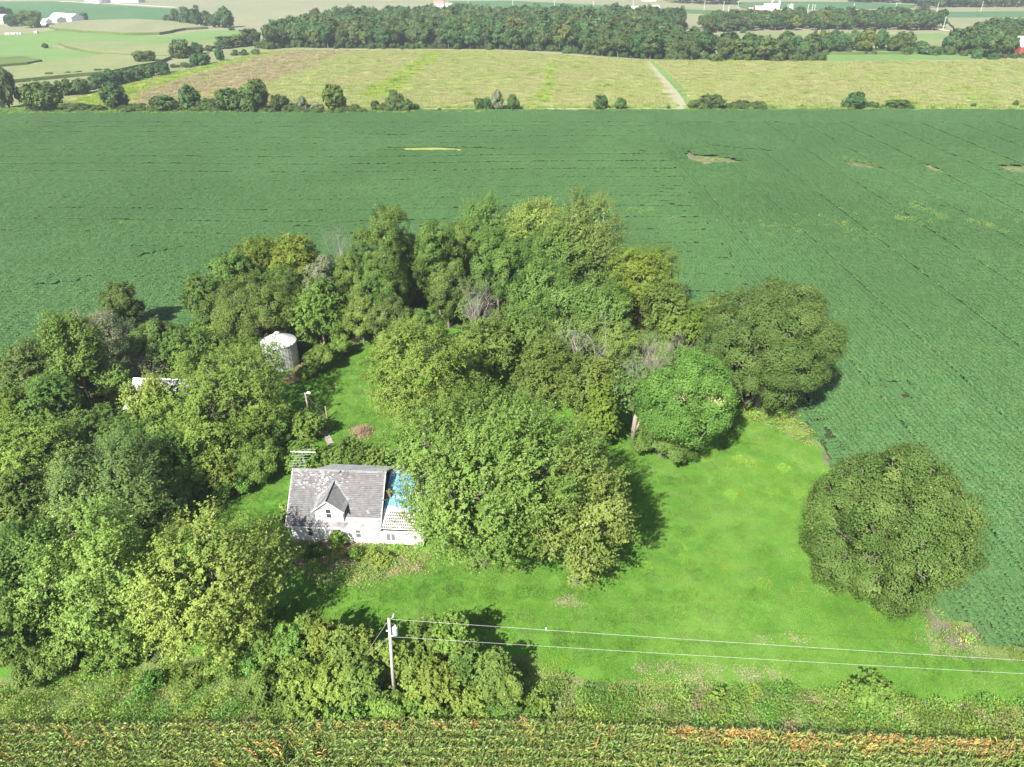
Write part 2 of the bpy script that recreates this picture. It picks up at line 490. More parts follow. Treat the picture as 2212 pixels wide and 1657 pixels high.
# ------------------------------------------------------------------ ground and fields
G = {}
G['base'] = ground_mat('far_corn_ground', ((.19,.21,.11), (.23,.235,.135), (.27,.265,.165)), big=.004, mid=.03, fine=.6, bmp=0, fineamt=.15)
G['lawn'] = ground_mat('lawn_turf', ((.06,.155,.018), (.095,.22,.026), (.15,.27,.045)), big=.07, mid=.5, fine=9, bmp=.05, bscale=9, fineamt=.3)
G['rough'] = ground_mat('rough_ground', ((.10,.15,.04), (.16,.21,.07), (.25,.25,.13)), big=.2, mid=1.2, fine=8, bmp=.1)
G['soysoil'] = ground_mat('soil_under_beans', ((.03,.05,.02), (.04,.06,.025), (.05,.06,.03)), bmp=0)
G['soil'] = ground_mat('bare_soil', ((.11,.095,.07), (.165,.14,.11), (.23,.19,.155)), big=.3, mid=1.5, fine=7, bmp=.12, spots=(1.2, .53, (.12,.18,.055)))
G['meadow'] = ground_mat('meadow_ground', ((.27,.31,.10), (.32,.35,.13), (.36,.35,.17)), big=.012, mid=.09, fine=1.0, bmp=.5, bscale=1.2)
G['meadowbrown'] = ground_mat('brown_weeds', ((.27,.25,.13), (.33,.29,.17), (.36,.33,.18)), big=.03, mid=.12, fine=1.0, bmp=.5, bscale=1.2)
G['hollow'] = ground_mat('hollow_weeds', ((.20,.27,.05), (.27,.32,.08), (.32,.33,.12)), big=.1, mid=.5, fine=3, bmp=.1)
G['meadowlime'] = ground_mat('lime_weeds', ((.20,.29,.05), (.27,.34,.07), (.33,.37,.10)), big=.03, mid=.12, fine=1.0, bmp=.5, bscale=1.2)
G['track'] = ground_mat('dirt_track', ((.26,.26,.15), (.33,.30,.21), (.29,.30,.16)), big=.05, mid=.3, fine=2, bmp=.05)
G['grassfar'] = ground_mat('hay_field', ((.11,.20,.055), (.14,.235,.07), (.17,.25,.085)), big=.02, mid=.08, fine=.8, bmp=.1, fineamt=.15)
G['soyfar'] = ground_mat('far_bean_field', ((.055,.13,.05), (.07,.155,.06), (.09,.175,.07)), big=.01, mid=.05, fine=.5, bmp=.1, fineamt=.12)
G['cornfar'] = ground_mat('far_corn_tops', ((.18,.20,.10), (.22,.23,.125), (.26,.255,.15)), big=.012, mid=.06, fine=.8, stretch=(1, .3, 1), bmp=.3, bscale=1.5, fineamt=.2)
G['cornlime'] = ground_mat('far_corn_tops_green', ((.16,.20,.075), (.195,.225,.095), (.24,.25,.12)), big=.012, mid=.06, fine=.8, bmp=.3, bscale=1.5, fineamt=.2)
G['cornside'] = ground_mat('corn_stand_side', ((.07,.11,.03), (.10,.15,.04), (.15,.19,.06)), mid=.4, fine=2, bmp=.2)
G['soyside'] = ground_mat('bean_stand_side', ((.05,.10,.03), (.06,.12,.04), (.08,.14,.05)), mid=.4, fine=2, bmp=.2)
G['road'] = ground_mat('gravel_road', ((.5,.48,.43), (.58,.55,.5), (.63,.6,.55)), bmp=0)
G['floor'] = ground_mat('woodland_floor', ((.035,.05,.02), (.05,.07,.025), (.08,.09,.04)), big=.3, mid=1.2, fine=6, bmp=.1)  # dark colours carry the shade under the trees
G['tan'] = ground_mat('dry_grass', ((.25,.17,.11), (.38,.27,.19), (.46,.36,.26)), big=.4, mid=1.5, fine=7, bmp=.12)

mb = MB(); mb.add([(-3200,-500,0),(3200,-500,0),(3200,6000,0),(-3200,6000,0)], [(0,1,2,3)])
tag(mb.build('ground', G['base']), kind='structure')

# farmstead outline against the bean field (world metres)
FARM = gpoly([(-160,1010),(0,905),(130,835),(300,765),(450,705),(640,655),(850,625),(1100,612),(1300,640),(1450,700),(1560,790),(1650,850),(1705,882),(1740,925),(1778,965),(1805,1012),(1870,1130),(1960,1250),(1990,1310),(2015,1395),(2110,1405),(2400,1412),(2500,1640),(-160,1640)])
lawn = sheet('lawn', wavy(FARM, .25, 2, 3), .02, G['lawn'])
# bean field ground
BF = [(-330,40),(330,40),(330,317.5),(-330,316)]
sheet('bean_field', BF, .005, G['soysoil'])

# --- bean plants: a patch of two rows, with the leaves as real geometry
soy_m = leaf_mat('bean_leaf', (.066,.154,.049), (.112,.220,.075), (.13,.24,.08), transl=.15, objvar=.05, world=(.018, .6, (.066,.140,.042)), spec=.2)
def soy_patch(seed, w=1.56):
    rng = np.random.default_rng(seed); n = 470
    x = (rng.random(n)-.5)*w*1.06; row = rng.integers(0, 2, n)
    y = (row-.5)*.76 + rng.normal(size=n)*.225
    hz = .62 + .14*rng.random() - ((y-(row-.5)*.76)/.45)**2*.10 + rng.normal(size=n)*.035 + .03*np.sin(x*4+seed)
    P = np.stack([x, y, hz], 1)
    N = unit(np.stack([rng.normal(size=n)*.33, (y-(row-.5)*.76)*1.3 + rng.normal(size=n)*.3, np.ones(n)], 1))
    return leaf_mesh('bean_patch', P, N, .085+.055*rng.random(n), np.clip(.15+rng.random(n)*.7, 0, 1), soy_m, aspect=.75, rng=rng)
soy_c = proto_col('bean_patch', [soy_patch(s) for s in range(6)])
bare_polys = [gpoly(p) for p in (
    [(1480,336),(1486,330),(1500,337),(1560,341),(1600,350),(1590,355),(1555,353),(1520,358),(1488,348)],
    [(1812,350),(1840,351),(1885,358),(1900,365),(1870,364),(1840,361)],
    [(1985,357),(2010,358),(2038,372),(2028,375),(2005,368)],
    [(2150,359),(2260,362),(2260,378),(2185,375)],
    [(1988,1302),(2010,1318),(2048,1345),(2105,1352),(2122,1396),(2085,1400),(2040,1388),(2012,1366),(1998,1335)],
    [(1690,868),(1718,885),(1745,925),(1768,958),(1800,1005),(1792,1012),(1750,940),(1715,905)],
    [(2128,1232),(2170,1231),(2300,1234),(2300,1240),(2135,1238)],
    [(1975,1275),(1990,1268),(2005,1292),(1988,1300)],
    [(1930,843),(1942,850),(1952,862),(1946,863)],
)]
lime_poly = gpoly([(866,322),(935,320),(1000,324),(1000,328),(940,329),(880,327)])
def soy_points():
    # left zone and headland: rows along x, gently winding; right zone: rows straight away from the camera
    out = []
    ys = 44 + 1.52*np.arange(180)
    for k, y0 in enumerate(ys):
        x = np.arange(-(y0*.8+26), 60, 1.56)
        y = y0 + 1.3*np.sin(x*.021) + .8*np.sin(x*.05+1) + 1.2*np.sin(y0*.03+x*.011)
        s = np.full(len(x), .72 if k % 6 == 0 else 1.0+.06*math.sin(k*2.3)+.05*math.sin(k*.9))
        b = (x < 40+.045*y+.6*np.sin(y*.7)) & (y < 289)
        out.append(np.stack([x[b], y[b], s[b], np.zeros(b.sum())], 1))
    for k, y0 in enumerate(np.arange(290.2, 317, 1.52)):
        x = np.arange(-260, 262, 1.56)
        out.append(np.stack([x, np.full(len(x), y0), np.full(len(x), .62 if (k == 0) else 1.0)*np.where((k == 0) & ((x-53) % 15.1 > 9), 1.6, 1), np.zeros(len(x))], 1))
    for k in range(-14, 150):
        x0 = 53.0 + 1.51*k
        y = np.arange(44, 289, 1.56)
        x = x0 + .35*np.sin(y*.02) + np.zeros(len(y))
        s = np.full(len(x), .66 if k % 10 == 0 else (1.08 if k % 10 in (1, 2) else (.95 if (k//10) % 2 else 1.03)))
        b = (x >= 40+.045*y+.6*np.sin(y*.7)) & (x < y*.8+26)
        out.append(np.stack([x[b], y[b], s[b], np.ones(b.sum())], 1))
    P = np.concatenate(out); x, y, s, rg = P.T.copy()
    keep = ~inpoly(x, y, FARM)
    for bp in bare_polys: keep &= ~inpoly(x, y, bp)
    keep &= ~inpoly(x, y, lime_poly)
    x, y, s, rg = x[keep], y[keep], s[keep], rg[keep]
    # a few short washed out dips
    for (u0, v0, u1, v1) in ((830,322,868,324),(1000,322,1060,324),(640,495,680,492),(300,560,390,540),(90,622,180,612),(1440,440,1446,446),(1362,286,1368,293),(1386,330,1396,336),(1405,372,1412,376),(1420,410,1450,414),(1430,440,1448,447),(2015,445,2050,458),(1940,838,1955,862),(700,290,880,296),(1540,318,1660,330),(1960,442,2000,456)):
        a = at(u0, v0); b_ = at(u1, v1); d = b_-a; l2 = d.length_squared
        t = np.clip(((x-a.x)*d.x+(y-a.y)*d.y)/l2, 0, 1)
        s = np.where(np.hypot(x-a.x-t*d.x, y-a.y-t*d.y) < .8, .55, s)
    n = len(x)
    rz = rg*PI/2 + np.where(NP.random(n) < .5, PI, 0)
    sw = .12*np.sin(x*.07+y*.045) + .10*np.sin(x*.031-y*.09+2) + .06*np.sin(y*.21+x*.02)
    s = s*(1 + sw*.45 + NP.normal(size=n)*.025)
    for bp in bare_polys:
        for q in bp:
            d = np.hypot(x-q[0], (y-q[1])*.8); s = np.where(d < 4.5, s*np.clip(.45+.14*d+NP.random(n)*.25, .3, 1), s)
    xy = np.stack([x + NP.normal(size=n)*.04, y + NP.normal(size=n)*.04, np.full(n, .02)], 1)
    return xy, rz, np.stack([np.full(n, 1.06), np.full(n, 1.05), s], 1)
xy, rz, sc = soy_points()
scatter('bean_crop', xy, rz, sc, NP.integers(0, 6, len(xy)), soy_c, 'dense dark green rows of bean plants filling the field around the farmstead', 'crop')
for i, bp in enumerate(bare_polys):
    w = wavy(bp, .3 if i != 4 else .55, 1.2 if i != 4 else .8, i)
    sheet('bare_soil', w, .03, G['soil'])
sheet('weedy_hollow', wavy(lime_poly, .5, 4, 3), .25, G['hollow'])

# --- weed tufts
def tuft(seed, mat, h=.8, w=1.3, n=150, lean=.25, sz=.11, upright=.5):
    rng = np.random.default_rng(seed)
    x = rng.normal(size=n)*w*.36; y = rng.normal(size=n)*w*.36
    z = h*(.15+.85*rng.random(n)**.7)*np.exp(-(x*x+y*y)/(w*w)*.8)
    P = np.stack([x+z*lean*(rng.random()-.3), y+z*lean*(rng.random()-.5), z], 1)
    N = unit(rng.normal(size=(n, 3))*.45 + np.array([0, -.1, .8]))
    return leaf_mesh('weed_tuft', P, N, sz*(.6+.8*rng.random(n)), np.clip(.5*rng.random()+.5*rng.random(n), 0, 1), mat, aspect=.4, rng=rng)
def blades(seed, mat, h=.6, w=1.6, n=170, wid=.03, lean=.35):
    """standing grass blades as thin bent quads"""
    rng = np.random.default_rng(seed); b = rng.random((n, 2))*w - w/2
    a = rng.random(n)*2*PI; hh = h*(.5+.6*rng.random(n)); ld = rng.random()*2*PI
    lx = (np.cos(a)*.5+math.cos(ld))*lean*hh; ly = (np.sin(a)*.5+math.sin(ld))*lean*hh
    wx = -np.sin(a)*wid; wy = np.cos(a)*wid
    V = np.empty((n, 4, 3)); z0 = np.zeros(n)
    V[:, 0] = np.stack([b[:, 0]-wx, b[:, 1]-wy, z0], 1); V[:, 1] = np.stack([b[:, 0]+wx, b[:, 1]+wy, z0], 1)
    V[:, 2] = np.stack([b[:, 0]+lx+wx*.4, b[:, 1]+ly+wy*.4, hh], 1); V[:, 3] = np.stack([b[:, 0]+lx-wx*.4, b[:, 1]+ly-wy*.4, hh], 1)
    me = bpy.data.meshes.new('grass_blades')
    me.vertices.add(n*4); me.vertices.foreach_set('co', V.ravel())
    me.loops.add(n*4); me.loops.foreach_set('vertex_index', np.arange(n*4, dtype=np.int32))
    me.polygons.add(n); me.polygons.foreach_set('loop_start', np.arange(0, n*4, 4, dtype=np.int32))
    t = me.attributes.new('tint', 'FLOAT', 'FACE'); t.data.foreach_set('value', np.clip(.4*rng.random()+.6*rng.random(n), 0, 1).astype(np.float32))
    me.materials.append(mat); me.update(calc_edges=True); return me
W = {}
W['grass'] = leaf_mat('verge_grass', (.21,.30,.075), (.35,.43,.14), (.48,.44,.28), transl=.2, objvar=.2)
W['green'] = leaf_mat('verge_weed', (.12,.23,.04), (.24,.36,.07), (.34,.41,.12), transl=.2, objvar=.2)
W['tan'] = leaf_mat('dry_weed', (.26,.19,.12), (.45,.34,.23), (.5,.4,.3), transl=.15, objvar=.25)
W['lawn'] = leaf_mat('lawn_blade', (.070,.165,.026), (.125,.255,.042), (.25,.33,.075), transl=.22, objvar=.12, world=(.17, 1.0, (.195,.30,.078)), spec=.1)
W['lawnyel'] = leaf_mat('lawn_clover', (.13,.25,.03), (.22,.33,.05), (.38,.42,.08), transl=.25, objvar=.15, spec=.1)
W['meadow'] = leaf_mat('meadow_weed', (.275,.32,.105), (.335,.365,.135), (.39,.41,.14), transl=.15, objvar=.08, world=(.02, .6, (.37,.34,.17)))
W['vol'] = leaf_mat('pale_weed', (.17,.27,.07), (.27,.36,.11), (.36,.42,.13), transl=.15, objvar=.2)
W['brown'] = leaf_mat('meadow_brown_weed', (.28,.26,.13), (.37,.32,.18), (.40,.38,.2), transl=.15, objvar=.15)
W['lime'] = leaf_mat('meadow_lime_weed', (.20,.30,.04), (.30,.39,.07), (.40,.43,.09), transl=.15, objvar=.2)
def fill(poly, step, jitter=.5, extra=None, rng=NP):
    xs = [p[0] for p in poly]; ys = [p[1] for p in poly]
    X, Y = np.meshgrid(np.arange(min(xs), max(xs), step), np.arange(min(ys), max(ys), step))
    X = X.ravel() + rng.normal(size=X.size)*step*jitter*.5; Y = Y.ravel() + rng.normal(size=Y.size)*step*jitter*.5
    k = inpoly(X, Y, poly)
    if extra is not None: k &= extra(X, Y)
    return np.stack([X[k], Y[k], np.full(k.sum(), .03)], 1)
def scat(name, P, coll, k, label, cat, s0=.8, s1=1.3, zr=(.7, 1.4)):
    n = len(P); s = s0+(s1-s0)*NP.random(n)
    scatter(name, P, NP.random(n)*2*PI, np.stack([s, s, s*(zr[0]+(zr[1]-zr[0])*NP.random(n))], 1), NP.integers(0, k, n), coll, label, cat)

# mown grass relief over the visible lawn
HOUSE = [(-25.5,58),(-9,57),(-8,68),(-24.5,69)]
mown = [gpoly(p) for p in (
    [(560,1350),(640,1290),(700,1262),(820,1250),(940,1200),(1000,1120),(1290,880),(1640,880),(1800,1010),(1990,1310),(2012,1400),(2400,1420),(2420,1515),(1900,1505),(1400,1470),(1150,1440),(1140,1400),(1000,1360),(700,1390),(560,1420)],
    [(610,830),(770,735),(830,730),(860,980),(700,985),(640,900),(600,900)],
    [(460,1090),(610,1020),(625,1180),(600,1350),(500,1340)],
)]
lawn_c = proto_col('mown_grass', [blades(40+i, W['lawn'], h=.085, w=1.7, n=420, wid=.022, lean=.5) for i in range(5)])
lawn_c2 = [blades(50+i, W['lawnyel'], h=.11, w=1.5, n=260, wid=.024, lean=.5) for i in range(2)]
for me_ in lawn_c2:
    o_ = bpy.data.objects.new('mown_grass_9', me_); lawn_c.objects.link(o_)
P = np.concatenate([fill(m, 1.35, .4) for m in mown]); P = P[~inpoly(P[:, 0], P[:, 1], HOUSE)]
n = len(P); q = np.sin(P[:, 0]*.21+1)+np.sin(P[:, 1]*.33+P[:, 0]*.12)+.8*np.sin(P[:, 0]*.05-P[:, 1]*.09)
pk = np.where(NP.random(n) < np.clip(.04+.22*(q-.6), .02, .5), NP.integers(5, 7, n), NP.integers(0, 5, n)); s = 1+.1*NP.random(n)
scatter('mown_grass', P, NP.random(n)*6.28, np.stack([s, s, s*(.7+.5*NP.random(n))*(1+.3*np.sin(P[:, 1]*2.1+.4*np.sin(P[:, 0]*.1)))], 1), pk, lawn_c, 'short bright green mown grass of the yard', 'grass')
# thin dry flecks along the mown strip and a worn spot
flk = []
for (u0, u1, v0, v1, k, sp) in ((1370,1500,1438,1450,16,.35),(1500,1760,1446,1458,22,.4),(1480,1560,1462,1468,8,.3),(1590,1700,1462,1470,9,.3),(1690,1760,1376,1384,5,.4),(1210,1255,1292,1306,14,.5),(1640,1660,1382,1384,3,.2),(1990,2000,1378,1384,3,.3)):
    for i in range(k):
        p = at(R.uniform(u0, u1), R.uniform(v0, v1)); flk.append((p.x+R.gauss(0, sp), p.y+R.gauss(0, sp*.5), .03))
W['straw'] = leaf_mat('straw', (.27,.27,.13), (.42,.38,.24), (.5,.45,.3))
fk_c = proto_col('dry_fleck', [tuft(130+i, W['straw'], h=.1, w=.8, n=70, sz=.045) for i in range(3)])
scat('dry_flecks', np.array(flk), fk_c, 3, 'thin patches of dry tan clippings lying on the mown grass', 'dry grass', .7, 1.5, (.6, 1.0))

# rough verge between the mown strip and the corn
verge = gpoly([(-100,1480),(200,1440),(420,1420),(560,1360),(700,1400),(1000,1430),(1140,1420),(1170,1455),(1400,1480),(1700,1500),(2000,1515),(2350,1540),(2350,1625),(1700,1585),(1100,1570),(-100,1590)])
sheet('rough_verge', wavy(verge, .35, 1.2, 5), .045, G['rough'])
margin = gpoly([(1988,1296),(2020,1312),(2060,1338),(2112,1346),(2128,1392),(2400,1396),(2400,1430),(2012,1420),(1996,1360)])
sheet('field_margin', wavy(margin, .35, 1.0, 55), .026, G['rough'])
fm = proto_col('margin_weeds', [tuft(140+i, W['green'], h=.3, w=1.2, n=130, sz=.07) for i in range(2)] + [tuft(143, W['grass'], h=.25, w=1.3, n=160, sz=.06)])
Pm = fill(margin, .9, .9); Pm = Pm[~inpoly(Pm[:, 0], Pm[:, 1], bare_polys[4]) | (NP.random(len(Pm)) < .12)]
scat('margin_weeds', Pm, fm, 3, 'low weeds and grass on the margin beside the bare soil at the right', 'weeds', .7, 1.2)
vc = proto_col('verge_grass', [tuft(60+i, W['grass'], h=.24, w=1.6, n=380, sz=.055) for i in range(4)] + [tuft(70+i, W['green'], h=.8, w=1.3, n=220, sz=.085) for i in range(3)] + [tuft(66, W['tan'], h=.45, w=1.4, n=240, sz=.07)])
P = fill(verge, .95, .8)
n = len(P); q = NP.random(n)
dark = (np.sin(P[:, 0]*.35+3)+np.sin(P[:, 0]*.13+P[:, 1])) > -.2
pick = np.where(q < .45, NP.integers(0, 4, n), np.where(q < .97, NP.integers(4, 7, n), 7)); lowy = P[:, 1] < 40.2 + .8*np.sin(P[:, 0]*.3)
pick = np.where((~lowy) & (P[:, 0] > 2) & (q > .4) & (q < .97), NP.integers(0, 4, n), np.where(lowy & (q < .3), NP.integers(4, 7, n), pick))
s = .75+.5*NP.random(n); zs = s*np.where(lowy, 1.35, .75)
scatter('verge_weeds', P, NP.random(n)*2*PI, np.stack([s, s, zs*1.0], 1), pick, vc, 'rough uncut grass and weeds along the edge of the corn', 'weeds')
# dry and weedy places round the yard
dry = [gpoly(p) for p in (
    [(615,1195),(640,1170),(900,1185),(935,1200),(905,1230),(830,1250),(740,1266),(690,1262),(640,1225)],
    [(612,820),(640,800),(700,770),(745,738),(770,728),(775,735),(740,755),(700,790),(650,822),(615,832)],
    [(440,1082),(520,1030),(610,990),(618,1000),(560,1040),(480,1080),(450,1092)],
    [(640,905),(665,890),(700,905),(715,925),(700,940),(650,950)],
    [(1580,880),(1690,880),(1740,925),(1775,968),(1740,960),(1680,930),(1600,895)],
)]
for i, d in enumerate(dry): sheet('dry_grass_patch', wavy(d, .25, .8, 20+i), .05, G['rough'] if i in (0, 4) else G['tan'])
P = np.concatenate([fill(d, .8, .8) for d in dry])
n = len(P); g4 = inpoly(P[:, 0], P[:, 1], dry[4]) | (inpoly(P[:, 0], P[:, 1], dry[0]) & (NP.random(n) < .62))
dc = proto_col('dry_weeds', [tuft(80+i, W['tan'], h=.55, w=1.2, n=220, sz=.07) for i in range(3)] + [tuft(84, W['grass'], h=.5, w=1.3, n=220, sz=.07), tuft(85, W['green'], h=.7, w=1.1, n=120)])
pick = np.where(g4 | (NP.random(n) < .3), NP.integers(3, 5, n), NP.integers(0, 3, n))
s = .7+.6*NP.random(n)
scatter('dry_weeds', P, NP.random(n)*2*PI, np.stack([s, s, s*.9], 1), pick, dc, 'tan dried weeds beside the house, grain bin and lane', 'weeds')
soilpatch = proto_col('soil_weeds', [tuft(90+i, W['green'], h=.35, w=1.0, n=70) for i in range(3)])
P = np.concatenate([fill(bp, 1.0, .9) for bp in bare_polys[:5]]); P = P[NP.random(len(P)) < .5]
scat('soil_weeds', P, soilpatch, 3, 'low weeds growing on the bare soil patches of the bean field', 'weeds', .6, 1.2)
# pale taller weeds standing out of the beans
vw = proto_col('volunteer_weeds', [tuft(95+i, W['vol'], h=1.2, w=1.1, n=80, sz=.10) for i in range(3)])
pts = []
for (u0, v0, u1, v1, k, sp) in ((1345,458,1400,464,16,1.2),(1640,490,1700,505,10,2),(1750,480,1860,505,45,5),(1925,470,1985,500,26,2),(1960,445,2040,480,34,.8),(2095,480,2175,510,34,1),(2180,480,2260,490,14,2),(1450,478,1462,486,7,1),(1812,350,1900,362,20,1.6),(270,490,282,492,6,1),(580,460,583,463,3,.5),(1520,480,1760,500,18,4)):
    for i in range(k):
        t = R.random(); p = at(u0+(u1-u0)*t, v0+(v1-v0)*t); pts.append((p.x+R.gauss(0, sp), p.y+R.gauss(0, sp), .1))
P = np.array(pts); scat('tall_weeds', P, vw, 3, 'pale yellow green tall weeds poking out of the bean rows', 'weeds', .7, 1.2)

# --- corn along the bottom
corn_g = leaf_mat('corn_leaf', (.10,.17,.03), (.27,.35,.085), (.50,.46,.22), transl=.25, objvar=.22, spec=.25, rough=.5)
corn_o = leaf_mat('corn_leaf_dry', (.40,.24,.07), (.52,.36,.12), (.5,.42,.2), transl=.2, objvar=.25)
tassel = flat_mat('corn_tassel', (.45,.38,.26))
def corn(seed, lm):
    rng = random.Random(seed); V = []; F = []; T = []; mi = []
    h = 2.1+rng.random()*.2; az = rng.gauss(0, .6)
    mb = MB(); mb.tube([(0,0,0),(0,0,h)], [.014,.008], 3, cap=False); V += mb.v; F += mb.f; T += [.3]*len(mb.f); mi += [0]*len(mb.f)
    for k in range(12):
        z = .35+(h-.45)*k/11; a = az + (k % 2)*PI + rng.gauss(0, .35); ln = (.52-.22*abs(k/11-.45))*(.9+.2*rng.random()); w = .034
        pts = []
        for (t, up) in ((0, 0), (.33, .24), (.7, .26), (1, .02 - rng.random()*.15)):
            pts.append((math.cos(a)*ln*t, math.sin(a)*ln*t, z+ln*up*(1 if k < 9 else 1.6)))
        sx, sy = -math.sin(a), math.cos(a); b = len(V); ws = (.5, 1, .9, .08); tw = rng.gauss(0, .5)
        for (p, ww) in zip(pts, ws):
            V.append((p[0]-sx*w*ww, p[1]-sy*w*ww, p[2]-tw*w*ww)); V.append((p[0]+sx*w*ww, p[1]+sy*w*ww, p[2]+tw*w*ww))
        for i in range(3): F.append((b+2*i, b+2*i+1, b+2*i+3, b+2*i+2)); T.append(min(1, rng.random()*.8+.1*(k > 8))); mi.append(0)
    for k in range(4):
        a = rng.random()*2*PI; b = len(V); q = .12*(k > 0)
        V += [(-.008,0,h-.05),(.008,0,h-.05),(math.cos(a)*q,math.sin(a)*q,h+.24)]; F.append((b,b+1,b+2)); T.append(.5); mi.append(1)
    me = bpy.data.meshes.new('corn_plant'); me.from_pydata(V, [], F)
    t = me.attributes.new('tint', 'FLOAT', 'FACE'); t.data.foreach_set('value', T)
    me.materials.append(lm); me.materials.append(tassel); me.polygons.foreach_set('material_index', mi); me.update(); return me
cc_ = proto_col('corn_plant', [corn(i, corn_g) for i in range(8)] + [corn(20+i, corn_o) for i in range(3)])
e0 = at(-40, 1568, 2.2); e1 = at(1105, 1557, 2.2); e2 = at(2260, 1606, 2.2)
def edge_y(x):
    return np.where(x < e1.x, np.interp(x, [e0.x, e1.x], [e0.y, e1.y]), np.interp(x, [e1.x, e2.x], [e1.y, e2.y]))
pts = []; pk = []
for rrow in range(22):
    x = np.arange(-46, 48, .165); x = x + NP.normal(size=len(x))*.03
    y = edge_y(x) - rrow*.76 + NP.normal(size=len(x))*.05
    k = NP.random(len(x)) > .05
    # a thin place in the stand
    k &= ~((np.hypot((x+17)/3.5, (y-33.2)/1.3) < 1) & (NP.random(len(x)) < .6))
    x, y = x[k], y[k]
    pd = np.full(len(x), .015)
    if rrow == 0: pd = np.where(x > 13, .25+.45*(np.sin(x*1.1)+np.sin(x*.37+1) > -.3), .12)
    if rrow == 1: pd = np.where(x > 13, .25, .04)
    pd = np.where(np.hypot((x+19.5)/1.6, (y-33.5)/1.0) < 1, .3, pd)
    o_ = NP.random(len(x)) < pd
    pts.append(np.stack([x, y, np.zeros(len(x))], 1)); pk.append(np.where(o_, NP.integers(8, 11, len(x)), NP.integers(0, 8, len(x))))
P = np.concatenate(pts); pk = np.concatenate(pk); n = len(P)
s = .88+.2*NP.random(n)
scatter('corn_crop', P, NP.normal(size=n)*.4+PI*(NP.random(n) < .5), np.stack([s*1.05, s*1.05, s], 1), pk, cc_, 'rows of green tasselled corn along the bottom edge of the view', 'crop')
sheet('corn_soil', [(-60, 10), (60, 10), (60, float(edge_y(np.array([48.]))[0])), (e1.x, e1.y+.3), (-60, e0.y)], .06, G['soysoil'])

# --- meadow beyond the bean field and what lies behind
meadow = gpoly([(123,224),(263,186),(379,157),(458,140),(564,113),(625,109),(755,109),(950,109),(1070,110),(1275,124),(1388,130),(1762,134),(2211,130),(2400,130),(2400,238),(1490,239),(700,240),(150,240)])
sheet('meadow', wavy(meadow, 1.0, 8, 8), .02, G['meadow'])
brown = gpoly([(285,232),(300,205),(430,160),(560,122),(640,111),(758,110),(577,178),(470,222),(455,236)])
sheet('brown_meadow_strip', wavy(brown, 1.5, 6, 9), .04, G['meadowbrown'])
lime = gpoly([(763,212),(930,113),(968,111),(900,160),(835,215)])
lime1 = gpoly([(123,224),(263,186),(379,157),(458,140),(564,113),(625,109),(560,122),(430,158),(300,200),(270,224),(200,230)])
lime2 = gpoly([(1156,222),(1193,130),(1203,130),(1180,222)])
lime3 = gpoly([(1360,124),(1388,128),(1410,133),(1395,135)])
for i, p in enumerate((lime, lime1, lime2)): sheet('lime_weed_strip', wavy(p, 1.5, 5, 10+i), .06, G['meadowlime'])
track2 = gpoly([(1393,133),(1402,133),(1432,165),(1468,205),(1486,236),(1462,236),(1440,200),(1415,165)])
strip2 = gpoly([(1402,133),(1412,133),(1440,155),(1475,190),(1500,236),(1486,236),(1468,205),(1432,165)])
sheet('field_track', wavy(track2, .3, 5, 2), .10, G['track'])
sheet('grass_strip', wavy(strip2, .3, 5, 4), .09, G['grassfar'])
hed = gpoly([(-60,236),(150,232),(700,234),(1480,230),(2300,229),(2300,241),(1480,244),(700,248),(-60,250)])
sheet('hedge_bank', wavy(hed, .8, 6, 5), .08, ground_mat('bank_grass', ((.16,.26,.06), (.22,.30,.08), (.30,.32,.14)), big=.03, mid=.2, fine=1.5, bmp=.2))
lane = gpoly([(100,233),(300,235),(640,238),(700,236),(1480,234.5),(1480,238),(900,240.5),(640,241),(300,238.5),(100,236)])
sheet('farm_lane', wavy(lane, .2, 5, 6), .11, G['track'])
mt = proto_col('meadow_weeds', [tuft(100+i, W['meadow'], h=.9, w=4.2, n=340, sz=.2) for i in range(4)] + [tuft(106+i, W['brown'], h=.8, w=4, n=290, sz=.26) for i in range(2)] + [tuft(109+i, W['lime'], h=1.0, w=4, n=290, sz=.26) for i in range(2)])
P = fill(meadow, 3.3, .9); P = P[(np.abs(P[:, 0]) < P[:, 1]*.8+10) & ~inpoly(P[:, 0], P[:, 1], track2) & ~inpoly(P[:, 0], P[:, 1], strip2) & (P[:, 1] > 322)]
n = len(P); pk = NP.integers(0, 4, n)
pk = np.where(inpoly(P[:, 0], P[:, 1], brown), NP.integers(4, 6, n), pk)
for p in (lime, lime1, lime2): pk = np.where(inpoly(P[:, 0], P[:, 1], p) & (NP.random(n) < .8), NP.integers(6, 8, n), pk)
pk = np.where(NP.random(n) < .05, NP.integers(6, 8, n), pk)
s = .8+.4*NP.random(n)
scatter('meadow_weeds', P, NP.random(n)*2*PI, np.stack([s, s, s*(.45+.45*NP.random(n))], 1), pk, mt, 'yellow green and tan weeds covering the large fallow field', 'weeds')
P = fill(hed, 1.8, .8); P = P[(np.abs(P[:, 0]) < 270) & ~inpoly(P[:, 0], P[:, 1], lane)]
hw = proto_col('bank_weeds', [tuft(120+i, W['green'], h=.9, w=2.0, n=90, sz=.2) for i in range(3)] + [blades(124, W['grass'], h=.7, w=2.0, n=90, wid=.07)])
kk = (P[:, 0] < -40) | (NP.random(len(P)) < .4); P = P[kk]
scat('bank_weeds', P, hw, 4, 'lush green weeds along the hedgerow at the far edge of the beans', 'weeds', .8, 1.3)

